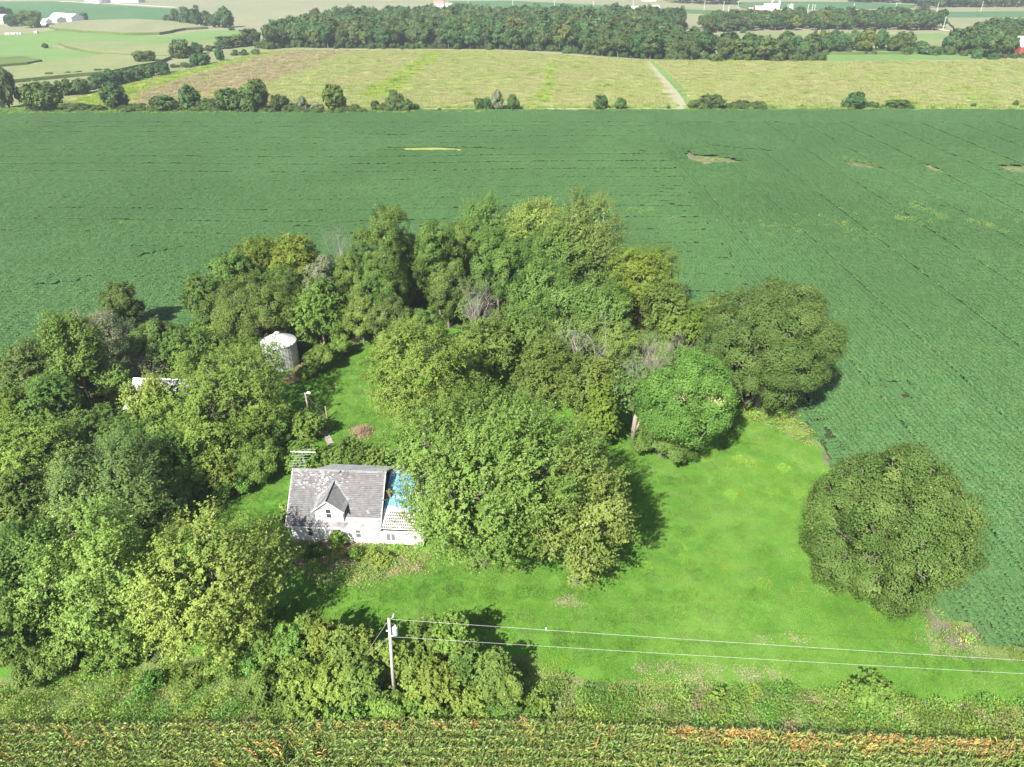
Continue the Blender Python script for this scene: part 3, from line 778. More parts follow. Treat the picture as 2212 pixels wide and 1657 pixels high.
def far(name, uv, mat, z=.05, thick=0.0, side=None, seed=1, amp=1.5):
    return sheet(name, wavy(gpoly(uv), amp, 12, seed), z, mat, thick, side=side)
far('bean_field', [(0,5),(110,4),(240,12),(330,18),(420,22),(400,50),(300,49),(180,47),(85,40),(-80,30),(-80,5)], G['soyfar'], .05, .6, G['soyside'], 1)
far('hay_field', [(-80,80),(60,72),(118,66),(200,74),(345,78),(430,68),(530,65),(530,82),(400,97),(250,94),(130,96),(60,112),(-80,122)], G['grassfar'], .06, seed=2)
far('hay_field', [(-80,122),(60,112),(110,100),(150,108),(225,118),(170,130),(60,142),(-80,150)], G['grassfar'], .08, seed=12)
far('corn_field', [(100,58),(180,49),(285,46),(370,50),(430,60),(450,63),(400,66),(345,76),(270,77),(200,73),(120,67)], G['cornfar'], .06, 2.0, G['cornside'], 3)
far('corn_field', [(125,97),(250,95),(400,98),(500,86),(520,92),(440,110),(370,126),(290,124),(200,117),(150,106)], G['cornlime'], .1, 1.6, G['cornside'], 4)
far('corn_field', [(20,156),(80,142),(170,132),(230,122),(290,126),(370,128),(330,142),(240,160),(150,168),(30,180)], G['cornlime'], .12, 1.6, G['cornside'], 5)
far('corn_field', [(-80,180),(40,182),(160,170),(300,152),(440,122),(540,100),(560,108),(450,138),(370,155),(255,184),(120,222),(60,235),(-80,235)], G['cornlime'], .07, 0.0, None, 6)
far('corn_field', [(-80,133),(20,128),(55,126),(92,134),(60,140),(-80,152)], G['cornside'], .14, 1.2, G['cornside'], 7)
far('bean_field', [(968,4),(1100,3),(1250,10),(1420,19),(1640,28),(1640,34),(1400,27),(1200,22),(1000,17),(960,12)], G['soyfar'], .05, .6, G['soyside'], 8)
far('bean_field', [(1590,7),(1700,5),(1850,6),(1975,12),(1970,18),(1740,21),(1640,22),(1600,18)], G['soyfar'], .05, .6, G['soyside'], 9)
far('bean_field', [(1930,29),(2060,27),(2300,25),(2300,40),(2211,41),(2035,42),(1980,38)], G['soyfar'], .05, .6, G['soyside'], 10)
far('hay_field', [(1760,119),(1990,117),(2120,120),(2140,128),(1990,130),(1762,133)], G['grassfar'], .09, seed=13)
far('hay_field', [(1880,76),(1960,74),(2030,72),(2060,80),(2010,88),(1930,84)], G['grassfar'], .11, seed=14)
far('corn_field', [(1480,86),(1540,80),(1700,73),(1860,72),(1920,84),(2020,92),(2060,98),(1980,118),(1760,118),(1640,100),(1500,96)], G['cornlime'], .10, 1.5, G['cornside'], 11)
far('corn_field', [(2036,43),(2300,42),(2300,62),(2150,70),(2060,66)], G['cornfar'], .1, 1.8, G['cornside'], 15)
def road(name, uv, w, mat=None, z=.3):
    ps = [at(u, v) for u, v in uv]; mb = MB()
    for i in range(len(ps)-1):
        d = (ps[i+1]-ps[i]).normalized(); s_ = Vector((-d.y, d.x, 0))*w/2
        a, b_ = ps[i]-d*.3, ps[i+1]+d*.3
        zz = z+.004*(i % 2)
        mb.add([(a+s_)[:2]+(zz,) if False else (a.x+s_.x,a.y+s_.y,zz),(a.x-s_.x,a.y-s_.y,zz),(b_.x-s_.x,b_.y-s_.y,zz),(b_.x+s_.x,b_.y+s_.y,zz)],[(0,1,2,3)])
    return tag(mb.build(name, mat or G['road']), kind='structure')
road('gravel_road', [(1525,36),(1640,35),(1780,34),(1870,33),(2000,30),(2300,27)], 7)
road('gravel_road', [(130,4),(250,9),(330,14),(380,17)], 8)
road('gravel_drive', [(2020,64),(2050,68),(2090,72)], 5)

# ------------------------------------------------------------------ the farmhouse
siding, nt, b = newmat('white_clapboard')
g = nt.nodes.new('ShaderNodeTexCoord')
n = noise(nt, 1.3, 5, .7, vec=g.outputs['Object'])
c = ramp(nt, n, [(.3, (.68,.69,.68)), (.55, (.80,.80,.79)), (.8, (.74,.75,.74))])
wv = nt.nodes.new('ShaderNodeTexWave'); wv.bands_direction = 'Z'; wv.wave_profile = 'SAW'; wv.inputs['Scale'].default_value = 2.6
nt.links.new(g.outputs['Object'], wv.inputs['Vector'])
nt.links.new(c, b.inputs['Base Color']); b.inputs['Roughness'].default_value = .7
bump(nt, b, wv.outputs['Fac'], .8, .02)
white = flat_mat('white_paint', (.78,.78,.77), .6, var=.06)
M['glass'], nt, b = newmat('window_glass')
b.inputs['Base Color'].default_value = (.05,.06,.065,1); b.inputs['Roughness'].default_value = .12; b.inputs['Specular IOR Level'].default_value = .6
curtain = flat_mat('curtain', (.13,.13,.13), .8, var=.35, scale=9)
blindm = flat_mat('window_blind', (.17,.18,.19), .7, var=.1)
shg = flat_mat('asphalt_shingle', (.125,.12,.125), .9, var=.3, scale=2.2)
shw = flat_mat('worn_shingle_edge', (.215,.21,.21), .9, var=.3, scale=1.5)
shn = flat_mat('grey_shingle', (.25,.25,.25), .9, var=.25, scale=3)
shl = flat_mat('light_shingle', (.30,.30,.29), .9, var=.25, scale=2)
shb = flat_mat('brown_shingle', (.13,.095,.085), .9, var=.35, scale=2)
blue = flat_mat('blue_underlay', (.13,.33,.56), .6, var=.3, scale=1.2)
blue2 = flat_mat('pale_blue_underlay', (.28,.47,.62), .6, var=.2, scale=1.5)  # paler blue for some of the boards
darkm = flat_mat('dark_gap', (.03,.03,.03), .9)
brick = flat_mat('old_brick', (.20,.12,.085), .9, var=.4, scale=6)
galv = flat_mat('galvanised_steel', (.55,.56,.57), .45, .55, var=.15, scale=1.0)
steel = flat_mat('dull_steel', (.42,.42,.41), .5, .5, var=.2)
rust = flat_mat('rust_brown', (.25,.13,.08), .85, var=.3)

HL, HD = 9.75, 8.2            # wall length, depth
house = empty('farmhouse', (-24.31, 58.97, 0), math.radians(-3.5), 'abandoned white farmhouse with worn grey shingle roof, front dormer and torn blue wing roof', 'house')
WZ = 2.75; RZ = 6.95; RY = 4.2; EY = -.38; EZ = 2.62
sl_ = (RZ-EZ)/(RY-EY)
def roof_z(y): return EZ + sl_*(y-EY)
m = MB()
m.box(0, HL, 0, .15, .25, WZ)                           # front wall
m.box(0, HL, HD-.15, HD, .25, WZ)
for x0 in (0, HL-.15):                                   # gable ends
    m.add([(x0,.15,.25),(x0,HD-.15,.25),(x0,HD-.15,WZ+.0),(x0,RY,roof_z(RY)-.14),(x0,.15,roof_z(.15)-.12),
           (x0+.15,.15,.25),(x0+.15,HD-.15,.25),(x0+.15,HD-.15,WZ+.0),(x0+.15,RY,roof_z(RY)-.14),(x0+.15,.15,roof_z(.15)-.12)],
          [(0,4,3,2,1),(5,6,7,8,9),(0,5,9,4),(4,9,8,3),(3,8,7,2),(2,7,6,1),(1,6,5,0)])
m.build('wall', siding, house)
MB().box(-.04, HL+.04, -.04, HD+.04, -.1, .25).build('foundation', flat_mat('stone_foundation', (.3,.28,.26), .9), house)
# corner boards
for x in (-.03, HL-.13): MB().box(x, x+.16, -.035, .0, .25, WZ-.05).build('corner_board', white, house)
# main front slope: a worn pale sheet carrying the shingles
th = math.atan(sl_); LS = (RY-EY)/math.cos(th)
RX0, RX1 = -.42, 10.02
roof = MB()
roof.add([(RX0,EY,EZ),(RX1,EY,EZ),(RX1,RY,RZ),(RX0,RY,RZ),(RX0,EY,EZ-.12),(RX1,EY,EZ-.12),(RX1,RY,RZ-.12),(RX0,RY,RZ-.12)],
         [(0,1,2,3),(7,6,5,4),(0,4,5,1),(1,5,6,2),(3,7,4,0)])
# steep rear slope on the left, shallow saltbox slope on the right
roof.add([(RX0,RY,RZ),(2.1,RY,RZ),(2.1,HD+.35,2.75),(RX0,HD+.35,2.75)], [(0,1,2,3)])
roof_o = roof.build('roof', shw, house)
sb = MB()
sb.add([(1.9,RY+.02,RZ+.02),(RX1,RY+.02,RZ+.02),(RX1,8.5,4.45),(2.6,8.5,4.45),(1.9,RY+.02,RZ-.1),(RX1,RY+.02,RZ-.1),(RX1,8.5,4.33),(2.6,8.5,4.33)],
       [(0,1,2,3),(7,6,5,4),(1,5,6,2),(2,6,7,3),(3,7,4,0)])
sbo = sb.build('rear_roof', flat_mat('bleached_shingle', (.48,.47,.46), .9, var=.3, scale=2.5), house); sbo['label'] = 'weathered pale grey rear roof slope'
m = MB(); m.box(2.7, 9.9, 8.15, 8.4, .2, 4.3); m.build('rear_wall', siding, house)
# rake and fascia boards
m = MB(); m.tube([(RX0-.03,EY,EZ-.03),(RX0-.03,RY,RZ-.03)], .05, 4); m.build('rake_board', white, house)
m = MB(); m.tube([(RX1+.03,EY,EZ-.03),(RX1+.03,RY,RZ-.03)], .05, 4); m.build('rake_board', white, house)
m = MB(); m.tube([(RX1+.03,RY,RZ-.03),(RX1+.03,7.2,5.58)], .09, 4); m.build('rake_board', white, house)
MB().box(RX0, RX1, EY-.05, EY-.004, EZ-.14, EZ+.0).build('fascia_board', white, house)
m = MB(); m.tube([(RX0,RY,RZ+.03),(RX1,RY,RZ+.03)], .06, 5); m.build('ridge_cap', shn, house)

def slope_mat(x, t, lift):          # local frame on the front slope, t metres up from the eave
    return Matrix.Translation((x, EY+t*math.cos(th), EZ+t*math.sin(th)+lift)) @ Matrix.Rotation(th, 4, 'X')
sh_me = MB().box(0, .27, 0, .165, 0, .018).mesh('shingle', shg)
sh_me2 = MB().box(0, .27, 0, .155, 0, .018).mesh('shingle_worn', shl)
shr = random.Random(4)
rows = int(LS/.205); bigm = MB(); cnt = 0
for r_ in range(rows):
    t = .03 + r_*.205
    y = EY+t*math.cos(th)
    x = RX0+.03 + (.15 if r_ % 2 else 0)
    while x < RX1-.28:
        x1 = x+.285
        # hidden under the dormer?
        dz = EZ+t*math.sin(th)
        hw_ = 1.6 if dz < 4.7 else max(0, 1.75*(6.15-dz)/1.4)
        skip = abs(x+.14-4.4) < hw_+.05
        low = x > 6.0 + .2*math.sin(r_) and t < 1.15
        worn = (x < 3.6 and t > 4.4 and shr.random() < .28) or (abs(x-3.2) < 1.2 and abs(t-3.2) < 1.6 and shr.random() < .15) or shr.random() < .02
        if worn and not low: skip = True
        if not skip:
            Mx = slope_mat(x, t+shr.uniform(-.012, .012), .002) @ Matrix.Rotation(shr.gauss(0, .012), 4, 'Z')
            if cnt < 230 and not low:
                o = objm('shingle', sh_me, roof_o); o.matrix_local = Mx; cnt += 1
            elif low and cnt < 280:
                o = objm('shingle', sh_me2, roof_o); o.matrix_local = slope_mat(x, t, .002) @ Matrix.Diagonal((1.03, 1.15, 1, 1)); cnt += 1
            else:
                bigm.box(0, .27, 0, .155, 0, .018, 1 if low else 0, Mx)
        x = x1
o = bigm.build('shingle_courses', [shg, shl], roof_o); o['kind'] = 'stuff'
# lifted flakes of roofing
fl = MB()
for k in range(90):
    x = shr.choice([shr.uniform(0, 4.3), shr.uniform(2.6, 5.9)]); t = shr.uniform(3.8, 6.1) if x < 3 else shr.uniform(3.0, 5.9)
    fl.box(0, shr.uniform(.1, .3), 0, shr.uniform(.05, .12), 0, .03, 0, slope_mat(x, t, .025) @ Matrix.Rotation(shr.gauss(0, .3), 4, 'Z') @ Matrix.Rotation(.15, 4, 'X'))
fo = fl.build('curled_shingles', flat_mat('curled_white_edge', (.45,.44,.43), .9), roof_o); fo['kind'] = 'stuff'
# dormer
DX0, DX1, DY, DB, DE, DP = 2.86, 5.98, .12, 3.0, 4.70, 6.05
dc_ = (DX0+DX1)/2
dorm = empty('dormer', (0,0,0)); dorm.parent = house
m = MB()
yb = lambda z: (z-EZ)/sl_+EY+.3
m.add([(DX0,DY,DB),(DX1,DY,DB),(DX1,DY,DE),(dc_,DY,DP-.04),(DX0,DY,DE),(DX0,yb(DE),DE),(DX1,yb(DE),DE),(DX0,DY+.25,DB),(DX1,DY+.25,DB)],
      [(0,1,2,3,4),(0,4,5,7),(1,8,6,2)])
m.build('dormer_wall', siding, dorm)
for sgn in (-1, 1):
    e = MB(); xe = dc_+sgn*1.80; ze = DE-.13; ye = yb(ze)+.1; yr = yb(DP)+.25; yf = DY-.22
    vs = [(dc_,yf,DP),(xe,yf,ze),(xe,ye,ze),(dc_,yr,DP)]
    vs2 = [(v[0],v[1],v[2]-.09) for v in vs]
    f = [(0,1,2,3),(7,6,5,4),(0,4,5,1),(1,5,6,2)]
    if sgn < 0: f = [q[::-1] for q in f]
    e.add(vs+vs2, f); dr = e.build('dormer_roof', shl, dorm)
    # dormer shingle tabs
    tb = MB(); sl2 = math.hypot(1.80, DP-ze)
    ux = Vector((sgn*1.80, 0, ze-DP)).normalized(); uy = Vector((0,1,0)); uz = Vector((-ux.z*sgn, 0, ux.x*sgn)) if sgn > 0 else Vector((ux.z, 0, -ux.x))
    if uz.z < 0: uz = -uz
    for i in range(9):
        s0 = .06 + i*.2; frac = s0/sl2; yend = yr + (ye-yr)*frac
        yy = yf + .03 + (.12 if i % 2 else 0)
        while yy < yend-.1:
            o0 = Vector((dc_, yy, DP)) + ux*s0 + uz*.002
            Mx = Matrix((( ux.x, 0, uz.x, o0.x),(0,1,0,o0.y),(ux.z,0,uz.z,o0.z),(0,0,0,1)))
            tb.box(0, .165, 0, .19, 0, .018, 0, Mx); yy += .215
    t_ = tb.build('dormer_shingles', shn, dorm); t_['kind'] = 'stuff'
    m = MB(); m.tube([(dc_+sgn*.0,yf-.02,DP-.04),(xe,yf-.02,ze-.04)], .06, 4); m.build('barge_board', white, dorm)
m = MB(); m.tube([(dc_,DY-.22,DP+.02),(dc_,yb(DP)+.2,DP+.02)], .07, 5); m.build('dormer_ridge', darkm, dorm)
# hip line above dormer up to the ridge
m = MB(); m.tube([(dc_+.02,yb(DP)+.1,DP+.06),(5.05,RY-.05,RZ+.03)], .07, 5); m.build('valley_strip', darkm, house)
def window(x0, x1, z0, z1, parent, y=0.0, kind='sash', inner=None):
    w = empty('window', (0,0,0)); w.parent = parent
    fr = MB(); t = .07
    fr.box(x0-t, x0, y-.05, y-.002, z0-t, z1+t); fr.box(x1, x1+t, y-.05, y-.002, z0-t, z1+t)
    fr.box(x0, x1, y-.05, y-.002, z1, z1+t); fr.box(x0, x1, y-.05, y-.002, z0-t, z0)
    if kind == 'sash': fr.box(x0, x1, y-.04, y-.002, (z0+z1)/2-.03, (z0+z1)/2+.03)
    else: fr.box((x0+x1)/2-.05, (x0+x1)/2+.05, y-.04, y-.002, z0, z1)
    fr.build('frame', white, w)
    xm = (x0+x1)/2; zm = (z0+z1)/2
    if kind == 'sash':
        for a, b_ in ((z0, zm-.03), (zm+.03, z1)): MB().box(x0, x1, y-.022, y-.004, a, b_).build('pane', inner or M['glass'], w)
    else:
        for a, b_ in ((x0, xm-.05), (xm+.05, x1)): MB().box(a, b_, y-.022, y-.004, z0, z1).build('pane', inner or M['glass'], w)
    MB().box(x0-t-.04, x1+t+.04, y-.09, y-.052, z0-t-.05, z0-t).build('sill', white, w)
    return w
window(1.80, 2.34, 1.0, 2.38, house)
w2 = window(7.17, 7.70, 1.02, 2.30, house, inner=curtain)
window(10.55, 11.5, .80, 1.78, house, kind='pair', inner=blindm)
window(4.16, 4.69, 3.62, 4.80, dorm, y=DY)
d = empty('front_door', (0,0,0)); d.parent = house
MB().box(4.42, 5.08, -.03, -.004, .3, 2.28).build('door_panel', flat_mat('faded_door', (.30,.33,.36), .6), d)
m = MB(); m.box(4.33,4.42,-.06,-.002,.3,2.42); m.box(5.08,5.17,-.06,-.002,.3,2.42); m.box(4.42,5.08,-.06,-.002,2.28,2.42); m.build('door_frame', white, d)
m = MB(); m.tube([(-.38,-.35,2.5),(-.25,-.3,2.2),(-.02,-.2,.2)], .05, 5); m.build('downspout', white, house)
MB().box(4.1, 5.5, -1.1, -.1, 0, .22).build('door_step', flat_mat('old_concrete', (.28,.26,.24), .95, var=.3), house)
# right wing
WX1 = 14.6; WY = 6.0; wsl = .47; we = 2.6
def wz(y): return we + wsl*(y+.2)
wing = empty('wing', (0,0,0)); wing.parent = house
m = MB()
m.box(HL+.01, WX1, .03, .16, .2, 2.58); m.box(HL+.01, WX1, WY+3.2, WY+3.35, .2, 2.6)
m.add([(WX1,.17,.2),(WX1,WY+3.2,.2),(WX1,WY+3.2,3.9),(WX1,WY,wz(WY)-.12),(WX1,.17,2.62),(WX1-.14,.17,.2),(WX1-.14,WY+3.2,.2),(WX1-.14,WY+3.2,3.9),(WX1-.14,WY,wz(WY)-.12),(WX1-.14,.17,2.62)],
      [(0,1,2,3,4),(9,8,7,6,5)])
m.build('wing_wall', siding, wing)
rows_ = 17; wth = math.atan(wsl); wl = (WY+.2)/math.cos(wth); bw = wl/rows_
deck = MB().add([(HL+.05,-.25,wz(-.25)-.02),(WX1+.3,-.25,wz(-.25)-.02),(WX1+.3,WY,wz(WY)-.02),(HL+.05,WY,wz(WY)-.02),(HL+.05,-.25,wz(-.25)-.12),(WX1+.3,-.25,wz(-.25)-.12),(WX1+.3,WY,wz(WY)-.12),(HL+.05,WY,wz(WY)-.12)],
        [(0,1,2,3),(7,6,5,4),(0,4,5,1)]).build('wing_roof', darkm, wing)
for i in range(rows_):
    t0 = i*bw; pale = i < 6
    xa = HL+.30; xb = WX1+.28
    mm = MB().box(0, xb-xa, .012, bw-.012, 0, .02)
    o = mm.build('roof_board', white if pale else (blue2 if i in (6, 9) else blue), deck)
    o.matrix_local = Matrix.Translation((xa, -.2+t0*math.cos(wth), we+t0*math.sin(wth)+.0)) @ Matrix.Rotation(wth, 4, 'X')
wsh = MB().box(0, .16, 0, .25, 0, .02).mesh('brown_shingle', shb); cnt = 0
for r_ in range(6):
    t = .08+r_*.345
    x = HL+.42+.10*r_+(.09 if r_ % 2 else 0)
    while x < WX1+.1:
        if shr.random() > .04:
            o = objm('shingle', wsh, deck)
            o.matrix_local = Matrix.Translation((x, -.2+t*math.cos(wth), we+t*math.sin(wth)+.022)) @ Matrix.Rotation(wth, 4, 'X'); cnt += 1
        x += .205
rw = MB().add([(HL+.3,WY,wz(WY)),(WX1+.3,WY,wz(WY)),(WX1+.3,WY+3.6,3.8),(HL+.3,WY+3.6,3.8)], [(0,1,2,3)]); rw.build('wing_rear_roof', white, wing)
# hole and torn paper
tp = MB(); tp.add([(13.2,3.6,wz(3.6)+.05),(13.7,3.5,wz(3.5)+.05),(13.9,5.2,wz(5.2)+.05),(13.3,5.6,wz(5.6)+.05)], [(0,1,2,3)]); tp.build('roof_hole', darkm, wing)
tp = MB(); tp.box(0,.9,0,.06,0,.03, 0, Matrix.Translation((10.9,2.4,wz(2.4)+.05)) @ Matrix.Rotation(1.1,4,'Z')); tp.build('loose_lath', M['dead'], wing)
# fallen plaster / sheathing under the gable
m = MB(); m.add([(HL+.02,3.0,wz(3.0)),(HL+.06,4.6,wz(4.6)),(HL+.06,4.3,6.3),(HL+.04,3.7,5.9)], [(0,1,2,3)]); m.build('torn_siding', darkm, wing)
# chimney of separate bricks
ch = empty('chimney', (10.42, 3.25, wz(3.2)-.1)); ch.parent = house
bme = MB().box(-.095, .095, -.045, .045, -.028, .028).mesh('brick', brick)
MB().box(-.19, .19, -.19, .19, 0, 1.12).build('mortar_core', flat_mat('mortar', (.26,.22,.19), .95), ch)
for c_ in range(17):
    for (fx, fy, rz_) in ((0,-.17,0),(0,.17,0),(-.17,0,PI/2),(.17,0,PI/2)):
        for k in (-1, 1):
            o = objm('brick', bme, ch)
            off = k*.105+(.04 if c_ % 2 else -.04)*.6
            o.location = (fx+(off if rz_ == 0 else 0), fy+(off if rz_ else 0), .04+c_*.067); o.rotation_euler = (0, 0, rz_)
MB().box(-.12, .12, -.12, .12, 1.121, 1.13).build('flue_opening', darkm, ch)

# television mast against the house front
hM = Matrix.Translation(house.location) @ Matrix.Rotation(math.radians(-3.5), 4, 'Z')
mast = empty('antenna_tower', hM @ Vector((3.12, -.72, 0)), math.radians(-3.5), 'slender lattice tower with a wide television antenna standing against the house front', 'antenna')
m = MB(); tri = [(.13*math.cos(a), .13*math.sin(a)) for a in (0.5, 2.6, 4.7)]
for (x, y) in tri: m.tube([(x,y,0),(x,y,8.6)], .022, 4)
m.build('tower_rails', galv, mast)
m = MB()
for k in range(26):
    z = .15+k*.33
    for i in range(3):
        a, b_ = tri[i], tri[(i+1) % 3]
        m.tube([(a[0],a[1],z),(b_[0],b_[1],z+.33)], .009, 3)
m.build('tower_bracing', galv, mast)
m = MB(); m.tube([(0,0,8.3),(0,0,12.9)], .025, 5); m.build('mast_pole', galv, mast)
m = MB(); m.tube([(-.25,-1.9,12.55),(0,0,12.75),(.1,.8,12.85)], .022, 4); m.build('antenna_boom', galv, mast)
m = MB(); m.tube([(-1.3,.25,12.85),(1.3,.2,12.9)], .026, 5); m.build('antenna_element', galv, mast)
for k in range(7):
    y = .7-.4*k; wd = 1.2-.05*k-.25*(k%2); tl = .09+.03*(k%3)
    m = MB(); m.tube([(-wd+.0,y,12.78-.03*k-wd*tl),(wd,y,12.78-.03*k+wd*tl)], .010, 3); m.build('antenna_element', galv, mast)

# ------------------------------------------------------------------ grain bin
bp_ = at(610, 785)
gb = empty('grain_bin', bp_, 0, 'round galvanised grain bin with conical ribbed roof among the trees', 'grain bin')
binm, nt, b = newmat('corrugated_steel')
g = nt.nodes.new('ShaderNodeTexCoord'); sx = nt.nodes.new('ShaderNodeSeparateXYZ')
nt.links.new(g.outputs['Object'], sx.inputs[0])
n = noise(nt, .8, 4, .6, vec=g.outputs['Object'], stretch=(1,1,.25))
nt.links.new(ramp(nt, n, [(.3, (.45,.46,.46)), (.7, (.62,.62,.61))]), b.inputs['Base Color'])
b.inputs['Roughness'].default_value = .5; b.inputs['Metallic'].default_value = .35
br, bh, N_ = 2.65, 4.0, 72
vs = []; fs = []
zs = [i*bh/60 for i in range(61)]
for z in zs:
    for k in range(N_):
        a = 2*PI*k/N_; rr_ = br + .018*math.sin(k*PI*1.0)*0 + (.02 if k % 2 else 0)
        vs.append((rr_*math.cos(a), rr_*math.sin(a), z))
for i in range(60):
    for k in range(N_): fs.append((i*N_+k, i*N_+(k+1) % N_, (i+1)*N_+(k+1) % N_, (i+1)*N_+k))
MB().add(vs, fs).build('bin_wall', binm, gb)
for z in (.9, 1.75, 2.6, 3.4):
    m = MB(); pts_ = [(math.cos(2*PI*k/48)*(br+.03), math.sin(2*PI*k/48)*(br+.03), z) for k in range(49)]
    m.tube(pts_, .015, 4, cap=False); m.build('seam_band', steel, gb)
m = MB(); pts_ = [(math.cos(2*PI*k/48)*(br+.10), math.sin(2*PI*k/48)*(br+.10), bh) for k in range(49)]
m.tube(pts_, .035, 4, cap=False); m.build('eave_rim', steel, gb)
NPAN = 24; roofm = flat_mat('bin_roof_sheet', (.62,.63,.64), .45, .3, var=.12, scale=.7)
pm = MB(); a0 = PI/NPAN; r0, r1, z1, z0 = .35, br+.12, bh+1.35, bh+.02
pm.add([(r0*math.cos(-a0),r0*math.sin(-a0),z1),(r1*math.cos(-a0),r1*math.sin(-a0),z0),(r1*math.cos(a0),r1*math.sin(a0),z0),(r0*math.cos(a0),r0*math.sin(a0),z1)], [(0,1,2,3)])
pm.tube([(r0*math.cos(a0),r0*math.sin(a0),z1+.02),(r1*math.cos(a0),r1*math.sin(a0),z0+.03)], .028, 4)
pme = pm.mesh('roof_panel', roofm)
for k in range(NPAN):
    o = objm('roof_panel', pme, gb); o.rotation_euler = (0, 0, 2*PI*k/NPAN)
m = MB(); m.tube([(0,0,z1-.05),(0,0,z1+.12)], .38, 16); m.build('collar', rust, gb)
m = MB(); m.tube([(0,0,z1+.12),(0,0,z1+.2),(0,0,z1+.36)], [.42,.42,.12], 16); m.build('roof_cap', roofm, gb)
m = MB(); m.box(-.35,.35,-br-.08,-br-.03,.5,1.9); m.build('bin_door', steel, gb)

# ------------------------------------------------------------------ metal shed under the trees
sp = at(262, 884, 2.9)
shed = empty('metal_shed', (sp.x+.2, sp.y, 0), math.radians(-2.5), 'low shed with bright metal roof almost buried in the trees on the left', 'shed')
SL, SD, SE, SR = 9.3, 8.4, 2.9, 5.3
m = MB(); m.box(.2,SL-.2,.4,.5,0,SE); m.box(.2,SL-.2,SD-.5,SD-.4,0,SE)
for x0 in (.2, SL-.3): m.add([(x0,.5,0),(x0,SD-.5,0),(x0,SD-.5,SE),(x0,SD/2,SR-.1),(x0,.5,SE)], [(0,1,2,3,4)])
m.build('shed_wall', flat_mat('grey_boards', (.28,.25,.22), .9, var=.3), shed)
rsm = flat_mat('shed_roof_metal', (.66,.67,.69), .4, .35, var=.12, scale=.8)
def roof_panel_mesh(flip):
    m = MB(); w = .775
    y0, y1 = (0, SD/2) if not flip else (SD, SD/2)
    f = (0,1,2,3) if not flip else (3,2,1,0)
    m.add([(0,y0,SE-.05),(w,y0,SE-.05),(w,y1,SR),(0,y1,SR)], [f])
    m.tube([(w/2,y0,SE-.03),(w/2,y1,SR+.02)], .02, 3); m.tube([(0,y0,SE-.03),(0,y1,SR+.02)], .025, 3)
    return m.mesh('roof_sheet', rsm)
for fl_ in (False, True):
    me = roof_panel_mesh(fl_)
    for k in range(12):
        o = objm('roof_sheet', me, shed); o.location = (k*.775, 0, 0)
m = MB(); m.tube([(-.02,SD/2,SR+.04),(SL+.02,SD/2,SR+.04)], .07, 5); m.build('ridge_cap', rsm, shed)

# ------------------------------------------------------------------ poles and wires
polem = bark_mat('pole_wood', (.33,.30,.27), (.52,.48,.44))
pb = at(852, 1512)
up = empty('utility_pole', pb, 0, 'tall grey wooden utility pole with transformer rising from the roadside thicket', 'utility pole')
PT = Vector((.42, 0, 10.45))
m = MB(); m.tube([(0,0,-.5),PT*.5,PT], [.17,.145,.12], 12); m.build('pole_shaft', polem, up, True)
trm = flat_mat('transformer_grey', (.50,.55,.60), .5, .2, var=.08)
tx = PT*.845+Vector((.42,.12,0))
m = MB(); m.tube([tx-Vector((0,0,.42)),tx-Vector((0,0,.38)),tx+Vector((0,0,.4)),tx+Vector((0,0,.48))], [.2,.23,.23,.1], 14); tr_ = m.build('transformer', trm, up)
m = MB(); m.tube([tx+Vector((.06,0,.45)),tx+Vector((.06,0,.72))], [.06,.035], 8); m.build('bushing', white, tr_)
m = MB(); m.tube([PT+Vector((.32,.1,-.02)),PT+Vector((.42,.1,.42))], .055, 8); m.build('fuse_cutout', trm, up)
m = MB(); m.tube([PT+Vector((0,0,-.12)),PT+Vector((.36,.1,.05))], .03, 5); m.build('bracket', steel, up)
m = MB(); m.tube([PT*.86+Vector((0,0,0)),PT*.86+Vector((-.28,-.02,.02))], [.03,.07], 8); m.build('insulator', white, up)
m = MB(); m.tube([PT*.80+Vector((.1,0,0)),PT*.80+Vector((.26,0,.0))], [.03,.06], 8); m.build('insulator', white, up)
wirem = flat_mat('aluminium_wire', (.60,.58,.58), .5, .1, var=.05)
def wire(name, a, b_, sag, rad, label, n=24, mat=None):
    pts_ = []
    for i in range(n+1):
        t = i/n; p = Vector(a).lerp(Vector(b_), t); p.z -= sag*4*t*(1-t); pts_.append(p)
    o = MB().tube(pts_, rad, 5).build(name, mat or wirem)
    return tag(o, label, 'wire')
A1 = pb+PT+Vector((.12,0,-.1)); q1 = at(2211, 1417, 10.1); 
A2 = pb+PT*.79+Vector((.2,0,0)); q2 = at(2211, 1446, 8.0)
wire('power_line', A1, A1+(q1-A1)*2.2, .5, .008, 'upper power line running from the pole top to the right edge')
wire('power_line', A2, A2+(q2-A2)*2.2, .5, .008, 'lower power line running from below the transformer to the right edge')
sp_ = A1+(q1-A1)*.255
tag(MB().tube([sp_+Vector((0,0,-.2)),sp_+Vector((0,0,.06))], .05, 6).build('line_clamp', white), 'small white clamp hanging on the upper power line', 'clamp')
wire('guy_wire', pb+PT*.985, at(765,1450)+Vector((0,0,0)), .0, .011, 'guy wire sloping down left from the top of the utility pole', 2)
wire('guy_wire', pb+PT*.80, at(748,1458)+Vector((0,0,0)), .0, .011, 'lower guy wire sloping down left from below the transformer', 2)
